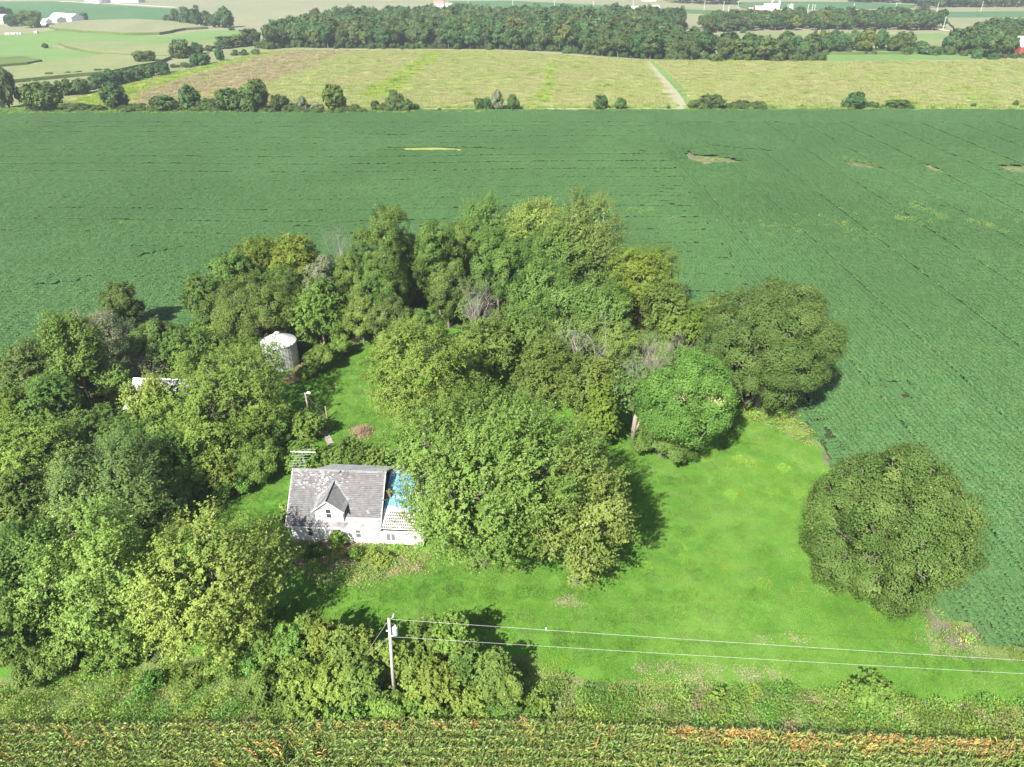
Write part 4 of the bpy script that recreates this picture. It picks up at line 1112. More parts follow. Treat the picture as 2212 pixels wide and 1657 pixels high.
# yard light
lb = at(671, 910.5)
yl = empty('yard_light', lb, 0, 'wooden yard light pole with white lamp head beside the path', 'lamp post')
m = MB(); m.tube([(0,0,-.3),(-.05,0,2.4),(-.1,0,4.75)], [.13,.12,.10], 10); m.build('pole_shaft', bark_mat('grey_pole', (.26,.22,.17), (.4,.35,.28)), yl, True)
m = MB(); m.tube([(-.1,0,4.6),(.25,-.1,4.8)], .03, 5); m.build('lamp_arm', steel, yl)
m = MB(); m.tube([(.15,-.1,4.72),(.3,-.12,4.84),(.55,-.16,4.86),(.72,-.2,4.80)], [.07,.16,.19,.08], 10); m.build('lamp_head', white, yl)
m = MB(); m.tube([(.52,-.16,4.78),(.52,-.16,4.66)], [.17,.13], 10); m.build('lamp_glass', flat_mat('lamp_glass', (.7,.7,.68), .3), yl)
post = at(707, 904); dpost = empty('wooden_post', post, 0, 'short wooden post in the weeds right of the yard light', 'post')
m = MB(); m.tube([(0,0,-.2),(-.05,0,2.0)], .09, 8); m.build('post_shaft', bark_mat('ochre_post', (.36,.27,.14), (.5,.40,.22)), dpost)
wire('service_wire', lb+Vector((-.1,0,4.5)), post+Vector((-.3,.2,.5)), .05, .010, 'twisted wire slanting from the yard light down to the weeds', 4)
wire('service_wire', lb+Vector((-.1,0,4.55)), at(560,842,5.0), .1, .010, 'wire running from the yard light left into the trees', 6)
hp = at(681, 909)
hyd = empty('yard_hydrant', hp, 0, 'small dark teal hand pump in weeds at the foot of the yard light', 'pump')
pmat = flat_mat('teal_paint', (.03,.13,.14), .5)
m = MB(); m.tube([(0,0,0),(0,0,.95),(0,0,1.15)], [.10,.09,.13], 8); m.build('pump_body', pmat, hyd)
m = MB(); m.tube([(0,0,1.0),(.32,-.1,.92)], .04, 5); m.build('spout', pmat, hyd)
m = MB(); m.tube([(0,0,1.15),(-.2,0,1.35),(-.5,0,.8)], .025, 5); m.build('pump_handle', pmat, hyd)
pth = [at(u, v) for u, v in ((697,928),(704,940),(712,955),(722,970),(736,986))]
for i in range(len(pth)-1):
    d = (pth[i+1]-pth[i]).normalized(); s_ = Vector((-d.y, d.x, 0))*.42
    for j in range(2):
        a = pth[i].lerp(pth[i+1], j/2)+d*.06; e = pth[i].lerp(pth[i+1], (j+1)/2)-d*.06
        if i == 0 and j == 0: walk = empty('garden_path', (0,0,0)); tag(walk, kind='structure')
        m = MB(); m.add([(*(a+s_)[:2],.03),(*(a-s_)[:2],.03),(*(e-s_)[:2],.03),(*(e+s_)[:2],.03),(*(a+s_)[:2],.09),(*(a-s_)[:2],.09),(*(e-s_)[:2],.09),(*(e+s_)[:2],.09)],
                      [(4,5,6,7)[::-1] if False else (4,5,6,7),(0,1,5,4),(1,2,6,5),(2,3,7,6),(3,0,4,7)])
        m.build('path_slab', flat_mat('path_concrete', (.36,.31,.27), .95), walk)

# ------------------------------------------------------------------ trees of the farmstead
def solve(u, vt, vb, w, clear=.08, sq=1.0):
    """crown radius, half height and centre from its outline in the view"""
    z = 5.0
    for _ in range(12):
        p = at(u, (vt+vb)/2, z); dp = depth(p)
        ppm = FPX/dp; r = w/2/ppm; a = (vb-vt)/2/ppm
        hd = math.hypot(p.x, p.y); th_ = math.atan2(CAMH-z, hd)
        vv = a*a - (r*math.sin(th_))**2
        rz = math.sqrt(max(vv, (.45*r*math.cos(th_))**2))/math.cos(th_)
        rz = min(rz, r*2.1)*sq
        z = rz*(1+clear*2)+.15
    ry = 1.0 if sq == 1 else min(1.35, math.sqrt(max(r*r, a*a-(rz*math.cos(th_))**2)/(r*r))/max(.6, math.sin(th_)))
    return Vector((p.x, p.y, 0)), r, rz, z, ry
LEAFSTYLE = {'maple': dict(leaf=.098, per=108), 'round': dict(leaf=.095, per=104), 'feather': dict(leaf=.098, per=100), 'wispy': dict(leaf=.085, per=60)}
protos = {}
def proto(style, mat, var):
    k = (style, mat, var)
    if k not in protos:
        s = 31*var + hash_s(style) + hash_s(mat)
        ls = LEAFSTYLE[style]
        me, lob, cc = crown_mesh('crown', 4.0, 4.0, s, style, L[mat], leaf=ls['leaf']*1.05, per=int(ls['per']*.72), clump=.72, gap=.12)
        protos[k] = (me, lob, cc, trunk_mesh('trunk', 5.0, lob, cc, s, M['bark'], .22, 20))
    return protos[k]
def hash_s(s): return sum(ord(c)*(i+3) for i, c in enumerate(s)) % 97
def small_proto(style, mat, var):
    k = ('s', style, mat, var)
    if k not in protos:
        s = 17*var + hash_s(style) + hash_s(mat) + 500
        ls = LEAFSTYLE[style]
        me, lob, cc = crown_mesh('crown', 2.0, 2.0, s, style, L[mat], leaf=ls['leaf']*.9, per=int(ls['per']*.6), clump=.5, gap=.1, low=-.7)
        protos[k] = (me, lob, cc, trunk_mesh('trunk', 2.3, lob, cc, s, M['bark'], .09, 0))
    return protos[k]
tree_no = [0]
def tree(spec):
    u, vt, vb, w, style, mat, label = spec[:7]
    opt = spec[7] if len(spec) > 7 else {}
    base, r, rz, zc, ry = solve(u, vt, vb, w, opt.get('clear', .08), opt.get('sq', 1.0))
    tree_no[0] += 1; i = tree_no[0]
    name = opt.get('name', 'shrub' if rz < 2.0 else 'tree')
    root = empty(name, base, 0, label, {'shrub': 'bush', 'sapling': 'sapling'}.get(name, 'tree'))
    ls = dict(LEAFSTYLE[style]); ls['leaf'] *= opt.get('leafk', 1)
    hero = opt.get('hero')
    me, lob, cc = crown_mesh('crown', r, rz, 1000+i*13, style, [L[mat], L[opt['mat2']]] if opt.get('mat2') else L[mat], leaf=ls['leaf']*(1 if hero else 1.1), per=int(ls['per']*(1 if hero else .8)), low=opt.get('low', -.6), gap=opt.get('gap', .1), density=opt.get('den', 1.0), clump=opt.get('clump'), patch=opt.get('patch', 0.0), skew=opt.get('skew', 0), solid=opt.get('solid', False))
    objm('crown', me, root, (0, 0, zc)).scale = (1, ry, 1)
    objm('trunk', trunk_mesh('trunk', zc, lob, cc, 1000+i*13, M[opt.get('bark', 'bark')], max(.07, r*.055), opt.get('twigs', 60 if hero else 12), lean=opt.get('lean', (0, 0))), root)
    return root
def dying(P, rng):
    c = np.array([[-1.4, -2.6, 2.2], [2.9, -2.4, 1.6]])
    m = np.zeros(len(P))
    for q, rr_ in zip(c, (.95, 1.0)): m[(((P-q)/np.array([1.25, 1.6, .55]))**2).sum(1) < rr_] = 1
    return m * (rng.random(len(P)) < .85)
T = [
 # heroes
 (1040,838,1245,408,'maple','silver','huge spreading silver maple overhanging the right end of the farmhouse', dict(hero=1, skew=.2, den=1.0, clump=.95, low=-.75, leafk=1.05, mat2=None)),
 (1252,976,1266,220,'maple','silver2','paler narrower maple standing in front and right of the huge maple', dict(hero=1, gap=.15, low=-.95)),
 (1918,945,1335,362,'round','dark2','big rounded dark tree standing alone at the right edge of the lawn', dict(hero=1, solid=True, low=-.98, clear=-.04, leafk=.95, clump=.9)),
 (1662,600,885,305,'round','dark','large broad dark tree at the corner where lawn meets bean field', dict(hero=1, solid=True, clump=.95)),
 (1478,742,985,225,'round','lush','fresh green rounded maple with two cream coloured dying patches', dict(hero=1, solid=True, mat2='cream', patch=dying, leafk=1.0)),
 (452,1092,1430,278,'maple','bright','bright yellow green tree, the rightmost of the lower left pair, beside the house yard', dict(hero=1, sq=.72, clear=.03, clump=.95, low=-.7)),
 (235,1105,1440,235,'maple','bright2','tall mid green tree left of the brightest yellow green tree', dict(hero=1, clump=.95, low=-.95, clear=-.02)),
 (478,722,1005,275,'feather','walnut','wide walnut like tree hanging over the metal shed', dict(hero=1, sq=.6, clear=.03, clump=.95)),
 (908,698,965,218,'feather','walnut','light green walnut like tree right of the open grass by the grain bin', dict(hero=1)),
 (830,450,690,140,'round','mid','tall round topped tree left of centre in the back row of the grove', dict(hero=1)),
 (1262,432,610,150,'maple','silver2','pale yellow green tree at the right end of the grove top', dict(hero=1, gap=.25, bark='bark_pale')),
 (1045,424,570,125,'maple','silver','high shaggy maple at the very top of the grove', dict(hero=1, gap=.2, bark='bark_pale')),
 (1390,532,690,140,'feather','olive','olive gold tree standing apart right of the grove top', dict(hero=1)),
 (240,938,1165,240,'maple','blue','blue green broad tree on the left below the sumac thicket', dict(hero=1)),
 # grove back rows
 (945,470,690,115,'round','mid','slim dark green tree right of the tall round topped tree in the back row'),
 (1160,434,580,120,'maple','bright2','light tree between the shaggy maple and the pale tree at the grove top'),
 (1075,500,690,130,'round','mid','dense tree below the shaggy maple in the middle of the grove'),
 (1185,495,620,130,'round','dark2','brownish green tree below the pale yellow green grove top'),
 (760,530,705,100,'round','mid','tree on the left flank of the tall round topped tree'),
 (1000,600,700,80,'maple','lush','small fresh green tree behind the bare grey tree'),
 (560,515,620,110,'feather','olive','olive tree with knobbly top at the left end of the grove skyline'),
 (640,513,650,100,'feather','olive','olive tree just right of the left end of the grove skyline'),
 (700,555,715,80,'round','grey','greyish tree below the short dead snag on the grove skyline'),
 (690,610,740,100,'feather','walnut','yellow green tree behind and right of the grain bin', dict(bark='bark_pale')),
 (552,592,745,190,'round','mid','wide knotty tree whose branches hang onto the grain bin roof', dict(hero=1)),
 (445,590,700,90,'feather','mid','narrow tree left of the wide knotty tree by the grain bin'),
 (500,540,650,90,'round','mid','small tree in the gap at the left shoulder of the grove'),
 (1172,572,710,150,'maple','silver','windblown silver maple in the middle right of the grove', dict(hero=1)),
 (1298,605,735,130,'maple','silver','windblown silver maple right of its twin, beside the olive gold tree', dict(hero=1)),
 (1120,660,790,130,'maple','silver','green maple between the bare grey tree and the broken limbs'),
 (1230,690,800,120,'maple','silver','maple with broken pale limbs in its top'),
 (1045,690,830,120,'feather','mid','loose green tree below the bare grey tree'),
 (1180,740,880,150,'feather','mid','wide loose tree above the huge maple'),
 (1000,745,870,110,'feather','walnut','walnut like tree between the two open lawn gaps'),
 (1270,770,930,120,'feather','mid','dark loose tree right behind the huge maple'),
 (1296,830,970,70,'feather','olive','low olive tree between the huge maple and the pale trunk'),
 (1470,650,740,120,'feather','olive','low dark olive trees behind the dead topped tree'),
 (1550,640,720,80,'feather','mid','low green tree touching the left side of the large corner tree'),
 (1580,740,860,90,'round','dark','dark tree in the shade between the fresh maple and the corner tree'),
 (1430,900,1000,140,'round','mid','low leafy skirt below the fresh green maple', dict(name='shrub')),
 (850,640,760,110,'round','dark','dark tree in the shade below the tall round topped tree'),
 (920,660,770,90,'round','mid','dark tree beside the small fresh green tree'),
 (780,640,740,90,'round','mid','shady tree at the top end of the open grass strip'),
 (885,500,660,105,'round','dark','dark tree filling the back row right of the tall round topped tree'),
 (1010,470,640,100,'round','mid','dense tree in the back row left of the shaggy maple'),
 (1115,510,680,120,'round','mid','dense dark tree behind the windblown maples'),
 (1218,478,630,110,'maple','silver','tree below the pale yellow green top, right side'),
 (815,560,710,110,'round','mid','tree in front of the tall round topped tree'),
 (600,580,700,110,'feather','mid','shady tree behind the grain bin'),
 (965,560,700,100,'round','dark','dark hollow tree in the middle of the grove'),
 (1330,690,800,110,'round','mid','shady tree above the dead topped tree'),
 (1440,610,730,90,'feather','mid','tree right behind the olive gold tree'),
 # left side thicket
 (262,612,715,85,'round','dark','dark pointed tree at the top of the left thicket'),
 (222,660,790,105,'wispy','grey','grey half dead willow like tree in the left thicket', dict(hero=1, gap=.3, bark='dead', leafk=1.1)),
 (162,678,870,115,'maple','lush','upright light green tree left of the grey willow like tree'),
 (330,690,800,110,'round','dark','dark round tree between the pointed tree and the knotty tree'),
 (305,760,830,100,'wispy','grey','small grey green bush behind the metal shed'),
 (390,700,800,110,'feather','mid','feathery tree behind the wide walnut like tree'),
 (330,820,955,85,'maple','bright','yellow sapling in front of the metal shed'),
 (250,790,870,70,'maple','bright2','small yellow green tree left of the metal shed'),
 (70,745,880,120,'feather','dark','dark airy tree at the left edge of the bean field corner'),
 (110,810,940,120,'feather','mid','shaggy tree below the dark airy tree on the left'),
 (15,840,960,110,'feather','olive','olive tree at the far left edge of the view, above the others'),
 (60,900,1060,170,'feather','walnut','wide yellow green tree at the left edge, middle of the thicket'),
 (190,880,990,130,'feather','mid','feathery sumac clump in the middle of the left thicket'),
 (300,890,1010,130,'feather','mid','feathery sumac clump left of the walnut like tree'),
 (370,930,1060,110,'feather','lush','low lush green bushes above the blue green tree', dict(name='shrub')),
 (400,1000,1090,100,'round','lush','lush round bush at the inner corner of the lane', dict(name='shrub')),
 (370,1060,1150,90,'round','blue','small blue green tree just above the bright yellow green tree'),
 (45,1015,1190,140,'feather','mid','leafy tree at the left edge beside the blue green tree'),
 (60,1130,1330,170,'maple','mid','broad tree at the left edge beside the tall mid green tree', dict(hero=1)),
 (20,1280,1420,110,'feather','mid','shaded tree at the left edge near the bottom'),
 (90,1380,1480,130,'round','mid','round tree low at the left edge above the corn'),
 (460,960,1055,110,'feather','walnut','bushy sapling under the right side of the walnut like tree'),
 (555,945,1035,110,'round','lush','lush hedge bush along the lane, left of the yard light', dict(name='shrub')),
 (490,1010,1075,100,'round','lush','lush hedge bush along the lane, nearest the bend', dict(name='shrub')),
 (600,900,960,60,'round','mid','small bush under the walnut like tree beside the grass', dict(name='shrub')),
 (690,745,800,70,'round','lush','green bush right of the grain bin', dict(name='shrub')),
 (735,725,770,50,'round','lush','small green bush at the top corner of the open grass', dict(name='shrub')),
 (660,790,815,50,'round','lush','low bush at the foot of the grain bin', dict(name='shrub')),
 # behind the house
 (655,955,1020,75,'feather','walnut','young walnut tree behind the left end of the roof'),
 (745,950,1015,75,'feather','mid','dark young tree behind the roof ridge'),
 (815,965,1020,55,'feather','mid','small sapling behind the roof next to the huge maple'),
 (690,985,1020,50,'feather','walnut','low sapling touching the back of the roof', dict(name='shrub')),
 (660,890,950,60,'feather','walnut','shrubby growth at the foot of the yard light', dict(name='shrub')),
 (727,1152,1186,28,'feather','lush','leafy bush growing over the front door', dict(name='shrub')),
 (768,1180,1210,36,'round','lush','leafy bush under the right front window', dict(name='shrub')),
 (680,1176,1206,44,'round','mid','low bush under the left front window', dict(name='shrub')),
 (822,1192,1216,44,'feather','walnut','pale low bush in front of the wing wall', dict(name='shrub')),
 (612,1080,1150,30,'feather','walnut','thin shrub against the left gable wall', dict(name='shrub')),
 (780,918,952,44,'wispy','grey','brown'),
 # thicket by the utility pole
 (540,1392,1462,78,'round','lush','lush bush at the left end of the roadside thicket', dict(name='shrub', low=-.8, gap=.12)),
 (590,1362,1440,80,'feather','lush','second bush from the left end of the roadside thicket', dict(name='shrub', low=-.8, gap=.12)),
 (575,1440,1520,89,'round','mid','round bush low in the left part of the thicket', dict(name='shrub', low=-.8, gap=.12)),
 (640,1340,1430,69,'feather','lush','pointed sapling at the upper left of the roadside thicket', dict(name='sapling', low=-.8, gap=.12)),
 (650,1420,1505,89,'feather','walnut','bushy sapling below the pointed sapling in the thicket', dict(name='sapling', low=-.8, gap=.12)),
 (694,1332,1430,69,'feather','walnut','tallest sapling left of the guy wires', dict(name='sapling', low=-.8, gap=.12)),
 (720,1425,1515,94,'feather','walnut','spreading bush in the middle left of the thicket', dict(name='shrub', low=-.8, gap=.12)),
 (660,1490,1545,100,'feather','walnut','low yellow green bush at the front left of the thicket', dict(name='shrub', low=-.8, gap=.12)),
 (752,1358,1450,62,'feather','mid','slim sapling beneath the guy wires', dict(name='sapling', low=-.8, gap=.12)),
 (845,1385,1470,78,'feather','walnut','bush growing right behind the utility pole', dict(name='shrub', low=-.8)),
 (330,1448,1490,60,'round','lush','low lush bush in the verge under the bright tree', dict(name='shrub')),
 (430,1425,1480,70,'round','mid','low bush in the verge left of the thicket', dict(name='shrub')),
 (490,1400,1470,80,'round','lush','lush bush joining the bright tree and the thicket', dict(name='shrub')),
 (785,1430,1520,78,'feather','mid','sapling just left of the foot of the utility pole', dict(name='sapling', low=-.8, gap=.12)),
 (750,1492,1550,100,'feather','walnut','low bush before the utility pole on its left side', dict(name='shrub', low=-.8, gap=.12)),
 (840,1495,1552,94,'round','walnut','low bush hiding the foot of the utility pole', dict(name='shrub', low=-.8, gap=.12)),
 (795,1372,1450,49,'feather','walnut','thin sapling close to the left side of the utility pole', dict(name='sapling', low=-.8, gap=.12)),
 (895,1398,1480,69,'feather','walnut','sapling just right of the utility pole', dict(name='sapling', low=-.8, gap=.12)),
 (925,1335,1425,58,'feather','mid','pointed sapling behind the wires right of the pole', dict(name='sapling', low=-.8, gap=.12)),
 (968,1330,1430,69,'feather','walnut','tallest sapling right of the pole, under the wires', dict(name='sapling', low=-.8, gap=.12)),
 (945,1430,1520,89,'feather','walnut','bushy sapling in the middle of the right half of the thicket', dict(name='sapling', low=-.8, gap=.12)),
 (1005,1390,1480,80,'feather','mid','upright sapling on the lawn side of the thicket', dict(name='sapling', low=-.8, gap=.12)),
 (1010,1465,1540,94,'feather','walnut','wide yellow green sapling in the front right of the thicket', dict(name='sapling', low=-.8, gap=.12)),
 (1062,1410,1500,78,'feather','mid','sapling near the right end of the thicket', dict(name='sapling', low=-.8, gap=.12)),
 (1095,1450,1525,67,'round','mid','rounded bush closing the right end of the thicket', dict(name='shrub', low=-.8, gap=.12)),
 (1085,1500,1552,73,'round','mid','low bush at the right front corner of the thicket', dict(name='shrub', low=-.8, gap=.12)),
 (920,1500,1552,94,'feather','walnut','low bush between the thicket and the corn, right of the pole', dict(name='shrub', low=-.8, gap=.12)),
 (1893,1472,1540,75,'feather','walnut','single sumac sapling standing in the verge on the right', dict(name='shrub')),
 (1545,1500,1530,30,'feather','lush','small young plant in the middle of the verge', dict(name='shrub')),
 (1170,1500,1545,50,'feather','lush','fern like sapling right of the thicket', dict(name='shrub')),
]
for sp_ in T:
    if sp_[6] == 'brown': continue
    tree(sp_)
# undergrowth closing the floor of the grove and the left thicket
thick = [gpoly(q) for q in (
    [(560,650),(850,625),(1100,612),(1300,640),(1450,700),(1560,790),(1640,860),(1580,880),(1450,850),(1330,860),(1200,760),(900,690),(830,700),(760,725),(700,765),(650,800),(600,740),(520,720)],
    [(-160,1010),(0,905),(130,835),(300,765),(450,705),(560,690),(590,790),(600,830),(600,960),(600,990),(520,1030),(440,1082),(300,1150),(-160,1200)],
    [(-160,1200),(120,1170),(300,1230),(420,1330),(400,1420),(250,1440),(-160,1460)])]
for i_, q in enumerate(thick): sheet('shaded_grove_floor', wavy(q, .6, 1.5, 60+i_), .055+.004*i_, G['floor'])  # ground sheets with tree shade put into their colour
def under(seed, mat, w=1.7, h=1.9):
    rng = np.random.default_rng(seed); me, lob, cc = crown_mesh('undergrowth', w, h*.6, seed, 'round', L[mat], leaf=.14, per=26, low=-.5, clump=.5); return me
uc_ = proto_col('undergrowth', [under(801, 'mid'), under(802, 'lush'), under(803, 'walnut'), under(804, 'dark')])
P = np.concatenate([fill(q, 2.1, .9) for q in thick])
SHED = [(-55,79),(-43,79),(-43,92),(-55,92)]
bx, by = bp_.x, bp_.y
P = P[~inpoly(P[:, 0], P[:, 1], SHED) & (np.hypot(P[:, 0]-bx, P[:, 1]-by) > 4.6)]
P = P[NP.random(len(P)) < .9]; n = len(P); q = .5+.6*NP.random(n); P[:, 2] = .75*q
scatter('undergrowth', P, NP.random(n)*6.28, np.stack([q, q, q*(.7+.7*NP.random(n))], 1), NP.choice([0,0,1,2,3], n), uc_, 'tangled low bushes filling the floor of the grove and thicket', 'bushes')
# dried brown mound on the grass
mp = at(780, 938)
md_ = empty('weed_mound', mp, 0, 'mound of tan dried stalks alone on the grass behind the house', 'weed clump')
m_ = tuft(301, W['tan'], h=1.3, w=1.7, n=1500, sz=.075); objm('dried_stalks', m_, md_)
m_ = tuft(302, W['tan'], h=.3, w=2.8, n=900, sz=.08); o = objm('fallen_stalks', m_, md_); o['kind'] = 'stuff'

def bare(u, v, h, w, label, seed, spread=.8, tr=.16, levels=4, z=0, name='dead_tree', lean=0.0):
    p = at(u, v, z)
    root = empty(name, (p.x, p.y, 0), 0, label, 'dead tree')
    objm('trunk', bare_mesh('trunk', h, spread, seed, M['dead'], tr, levels, lean), root); return root
bare(742, 640, 13.5, 0, 'short bare grey snag on the grove skyline', 3, .45, .16, 4)
bare(1030, 790, 15.0, 0, 'bare silver grey dead tree in the middle of the grove', 5, .75, .22, 5)
bare(1262, 850, 13.0, 0, 'broken pale dead limbs among the maples', 8, .8, .22, 4)
0 and bare(1320, 870, 12.0, 0, 'bleached dead branches left of the dead topped tree', 12, .9, .15, 4)
bare(240, 860, 9.0, 0, 'dead branching limbs below the grey willow like tree', 15, .9, .12, 4)
# dead topped tree with its own thin crown
bt = at(1366, 948)
dt = empty('dead_topped_tree', bt, 0, 'tall thin tree with forked pale trunk and dead top right of the huge maple', 'tree')
objm('trunk', bare_mesh('trunk', 15.5, .7, 21, M['bark_pale'], .30, 5, .02, .38), dt)
m = MB(); m.tube([(.15,0,1.2),(.7,-.1,2.6),(1.0,-.1,5.2)], [.24,.2,.13], 8); m.tube([(.9,-.1,3.8),(1.5,-.1,5.0)], [.13,.07], 6); m.build('broken_fork', M['bark_pale'], dt, True)
me, lob, cc = crown_mesh('crown', 3.6, 3.4, 77, 'wispy', L['blue'], leaf=.17, per=18, gap=.35)
objm('crown', me, dt, (0, .5, 8.0))

# ------------------------------------------------------------------ hedgerow, woods and far country
def far_crown(name, seed, mat, r=5.0, rz=5.0, per=24, leaf=.36, clump=1.25, low=-.7, trunk=True, gap=.08):
    me, lob, cc = crown_mesh(name, r, rz, seed, 'round', [L[mat], M['bark']], leaf=leaf, per=per, low=low, clump=clump, gap=gap)
    return me, lob, cc
FC = {}
for k, (mt_, n_) in {'d': ('far', 3), 'm': ('hedge', 3), 'g': ('mid', 1), 'y': ('grey', 1)}.items():
    for i in range(n_):
        me, lob, cc = far_crown('crown', 600+i*7+ord(k), mt_)
        FC[(k, i)] = (me, trunk_mesh('trunk', 6.0, lob, cc, 5+i, M['bark'], .3, 0))
def hedge_tree(u, vb, w, h, k, label, bush=False):
    p = at(u, vb); dp = depth(p + Vector((0, 0, 2))); ppm = FPX/dp
    r = w/2/ppm*1.12; h = h*1.08; th_ = math.atan2(CAMH, math.hypot(p.x, p.y))
    H_ = h/ppm/math.cos(th_)
    p = p + Vector((0, r*.45, 0)); H_ = max(1.0, H_ - r*.2)
    i = R.randrange(3 if k in 'dm' else 1); me, tm = FC[(k, i)]
    bush = bush or H_ < 5
    root = empty('hedge_bush' if bush else 'hedgerow_tree', (p.x, p.y, 0), 0, label, 'bush' if bush else 'tree', 'trees and bushes of the hedgerows')
    rz = H_*.54; zc = H_-rz; a = R.random()*6.28
    o = objm('crown', me, root, (0, 0, zc)); o.scale = (r/5, r/5*R.uniform(.8, 1), rz/5); o.rotation_euler = (0, 0, a)
    t = objm('trunk', tm, root); t.scale = (r/5, r/5, zc/6); t.rotation_euler = (0, 0, a)
HT = [
 (12,238,58,92,'d','tall dark tree at the left edge of the hedgerow, largest there'),
 (90,244,66,64,'m','lighter round tree beside the tall dark tree on the left edge'),
 (152,243,44,20,'m','low bush between the two big round trees left in the hedgerow'),
 (245,240,62,62,'d','dark round tree alone before the left tip of the fallow field'),
 (288,243,36,18,'m','low bush just right of the dark round tree'),
 (350,244,58,36,'m','broad bush left of the first pair in the hedgerow middle left'),
 (410,241,50,53,'d','upright dark tree right of the broad bush'),
 (447,242,40,28,'m','low rounded tree between the upright dark tree and the tall ones'),
 (495,245,54,52,'m','bushy tree left of the tallest hedgerow tree'),
 (547,246,62,70,'m','tallest tree of the hedgerow, with a domed olive top'),
 (603,245,46,38,'d','round dark bush right of the tallest hedgerow tree'),
 (630,244,30,20,'m','low scrub next to the round dark bush'),
 (654,243,26,30,'y','small greyish tree with a bare side'),
 (685,244,30,18,'y','low brownish scrub left of the round green tree'),
 (722,243,52,52,'g','bright round green tree at the end of the dense hedgerow'),
 (811,241,20,22,'m','small bush left of the double tree beside the lane'),
 (828,240,18,16,'d','tiny bush touching the double tree beside the lane'),
 (853,242,36,42,'d','left and taller half of the double tree beside the lane'),
 (877,244,32,28,'d','right and lower half of the double tree beside the lane'),
 (949,242,9,8,'m','tiny bush alone beside the lane'),
 (1033,239,17,26,'m','left tree of the triple clump beside the lane'),
 (1052,239,26,26,'d','middle tree of the triple clump beside the lane'),
 (1074,239,27,38,'y','right and tallest tree of the triple clump beside the lane'),
 (1108,240,26,33,'m','single round tree right of the triple clump'),
 (1298,238,30,30,'d','left of two round bushes standing apart on the lane edge'),
 (1340,238,27,25,'m','right of two round bushes standing apart on the lane edge'),
 (1443,236,8,8,'d','tiny bush where the track meets the lane'),
 (1505,238,32,22,'m','low left shoulder of the big dark bush right of the track'),
 (1538,239,48,34,'d','big dark pointed bush right of the track'),
 (1568,237,26,10,'m','low scrub between the big dark bush and the long bush'),
 (1605,236,34,19,'m','left half of the long low bush'),
 (1636,236,32,17,'m','right half of the long low bush'),
 (1731,233,7,7,'m','tiny bush alone in the right part of the hedgerow'),
 (1848,237,48,36,'d','dark conical bush in the right part of the hedgerow'),
 (1889,236,18,14,'m','small bush beside the dark conical bush'),
 (1937,236,44,22,'m','wide flat bush right of the dark conical bush'),
 (2102,233,12,10,'m','tiny dry bush near the right edge'),
 (2193,231,11,13,'m','small bush at the right edge of the hedgerow'),
 (140,207,40,34,'m','left end of the inner hedge behind the round trees'),
 (172,205,36,32,'m','second bush of the inner hedge'),
 (212,191,40,30,'d','third clump of the inner hedge'),
 (235,186,36,34,'d','fourth clump of the inner hedge'),
 (262,180,34,28,'d','fifth clump of the inner hedge, in its middle'),
 (290,174,32,26,'d','sixth clump of the inner hedge'),
 (318,167,34,26,'m','seventh clump of the inner hedge'),
 (350,160,28,27,'d','last clump of the inner hedge before the gap'),
 (430,143,44,27,'d','wide round bush beyond the end of the inner hedge'),
 (388,127,44,38,'d','double dark tree left on the slope behind the wide round bush'),
 (422,118,30,24,'d','small dark tree joined to the double dark tree'),
 (309,140,40,30,'m','spreading tree in the hay field edge left of the double dark tree'),
 (474,133,22,28,'d','narrow upright tree left of the wood'),
 (482,106,36,26,'d','first tree of the spur reaching left from the wood'),
 (510,103,38,28,'d','second tree of the spur reaching left from the wood'),
 (540,99,42,34,'d','third tree of the spur reaching left from the wood'),
 (450,112,16,13,'m','small bush at the tip of the spur'),
 (525,120,20,9,'m','low bush on the meadow edge below the spur'),
 (552,114,14,8,'m','low bush close to the wood corner'),
 (636,58,23,19,'d','lone tree on the pale field above the wood corner'),
 (96,105,13,11,'d','lone dark tree in the hay field'),
 (110,166,44,9,'m','low scrub on the field line at far left'),
 (192,158,30,9,'m','low scrub on the field line, second from the left'),
 (262,142,40,9,'m','low scrub on the field line near the spreading tree'),
 (62,61,46,38,'m','round tree left of the white farm sheds'),
 (27,58,30,28,'d','dark round tree between the white barn and the farm tree'),
 (4,40,34,24,'d','dark tree at the top left edge'),
 (182,46,14,18,'d','dark tree right of the white farm sheds'),
 (88,52,16,10,'m','bush in front of the white farm sheds'),
 (360,47,22,14,'d','first tree of the far left grove, lowest'),
 (378,48,22,26,'d','second tree of the far left grove'),
 (402,54,26,34,'d','third tree of the far left grove'),
 (424,57,28,34,'d','fourth tree of the far left grove'),
 (446,56,26,30,'d','fifth tree of the far left grove'),
 (464,60,26,28,'d','sixth tree of the far left grove'),
 (484,61,34,42,'d','seventh and tallest tree of the far left grove'),
 (500,66,14,7,'m','small bush at the foot of the far left grove'),
 (422,19,12,8,'d','tiny tree above the far left grove'),
 (1567,80,10,13,'x','x'),
 (1604,72,16,13,'d','lone round bush in the pale field inside the wood'),
 (1993,118,40,28,'d','lone dome shaped tree right of the front wood'),
 (942,8,8,7,'d','tree behind the far white farmhouse'),
 (956,8,8,9,'d','second tree behind the far white farmhouse'),
 (923,15,7,5,'d','tiny tree left of the far white farmhouse'),
 (1316,24,8,8,'d','left of two far trees by the long white house'),
 (1331,24,8,8,'d','right of two far trees by the long white house'),
 (1725,33,20,16,'d','round tree right of the far red and white farm'),
 (1655,33,14,10,'d','dark tree in front of the far red and white farm'),
 (1672,33,10,7,'m','small tree in the far red and white farmyard'),
]
for h in HT:
    if h[4] == 'x': continue
    hedge_tree(*h)

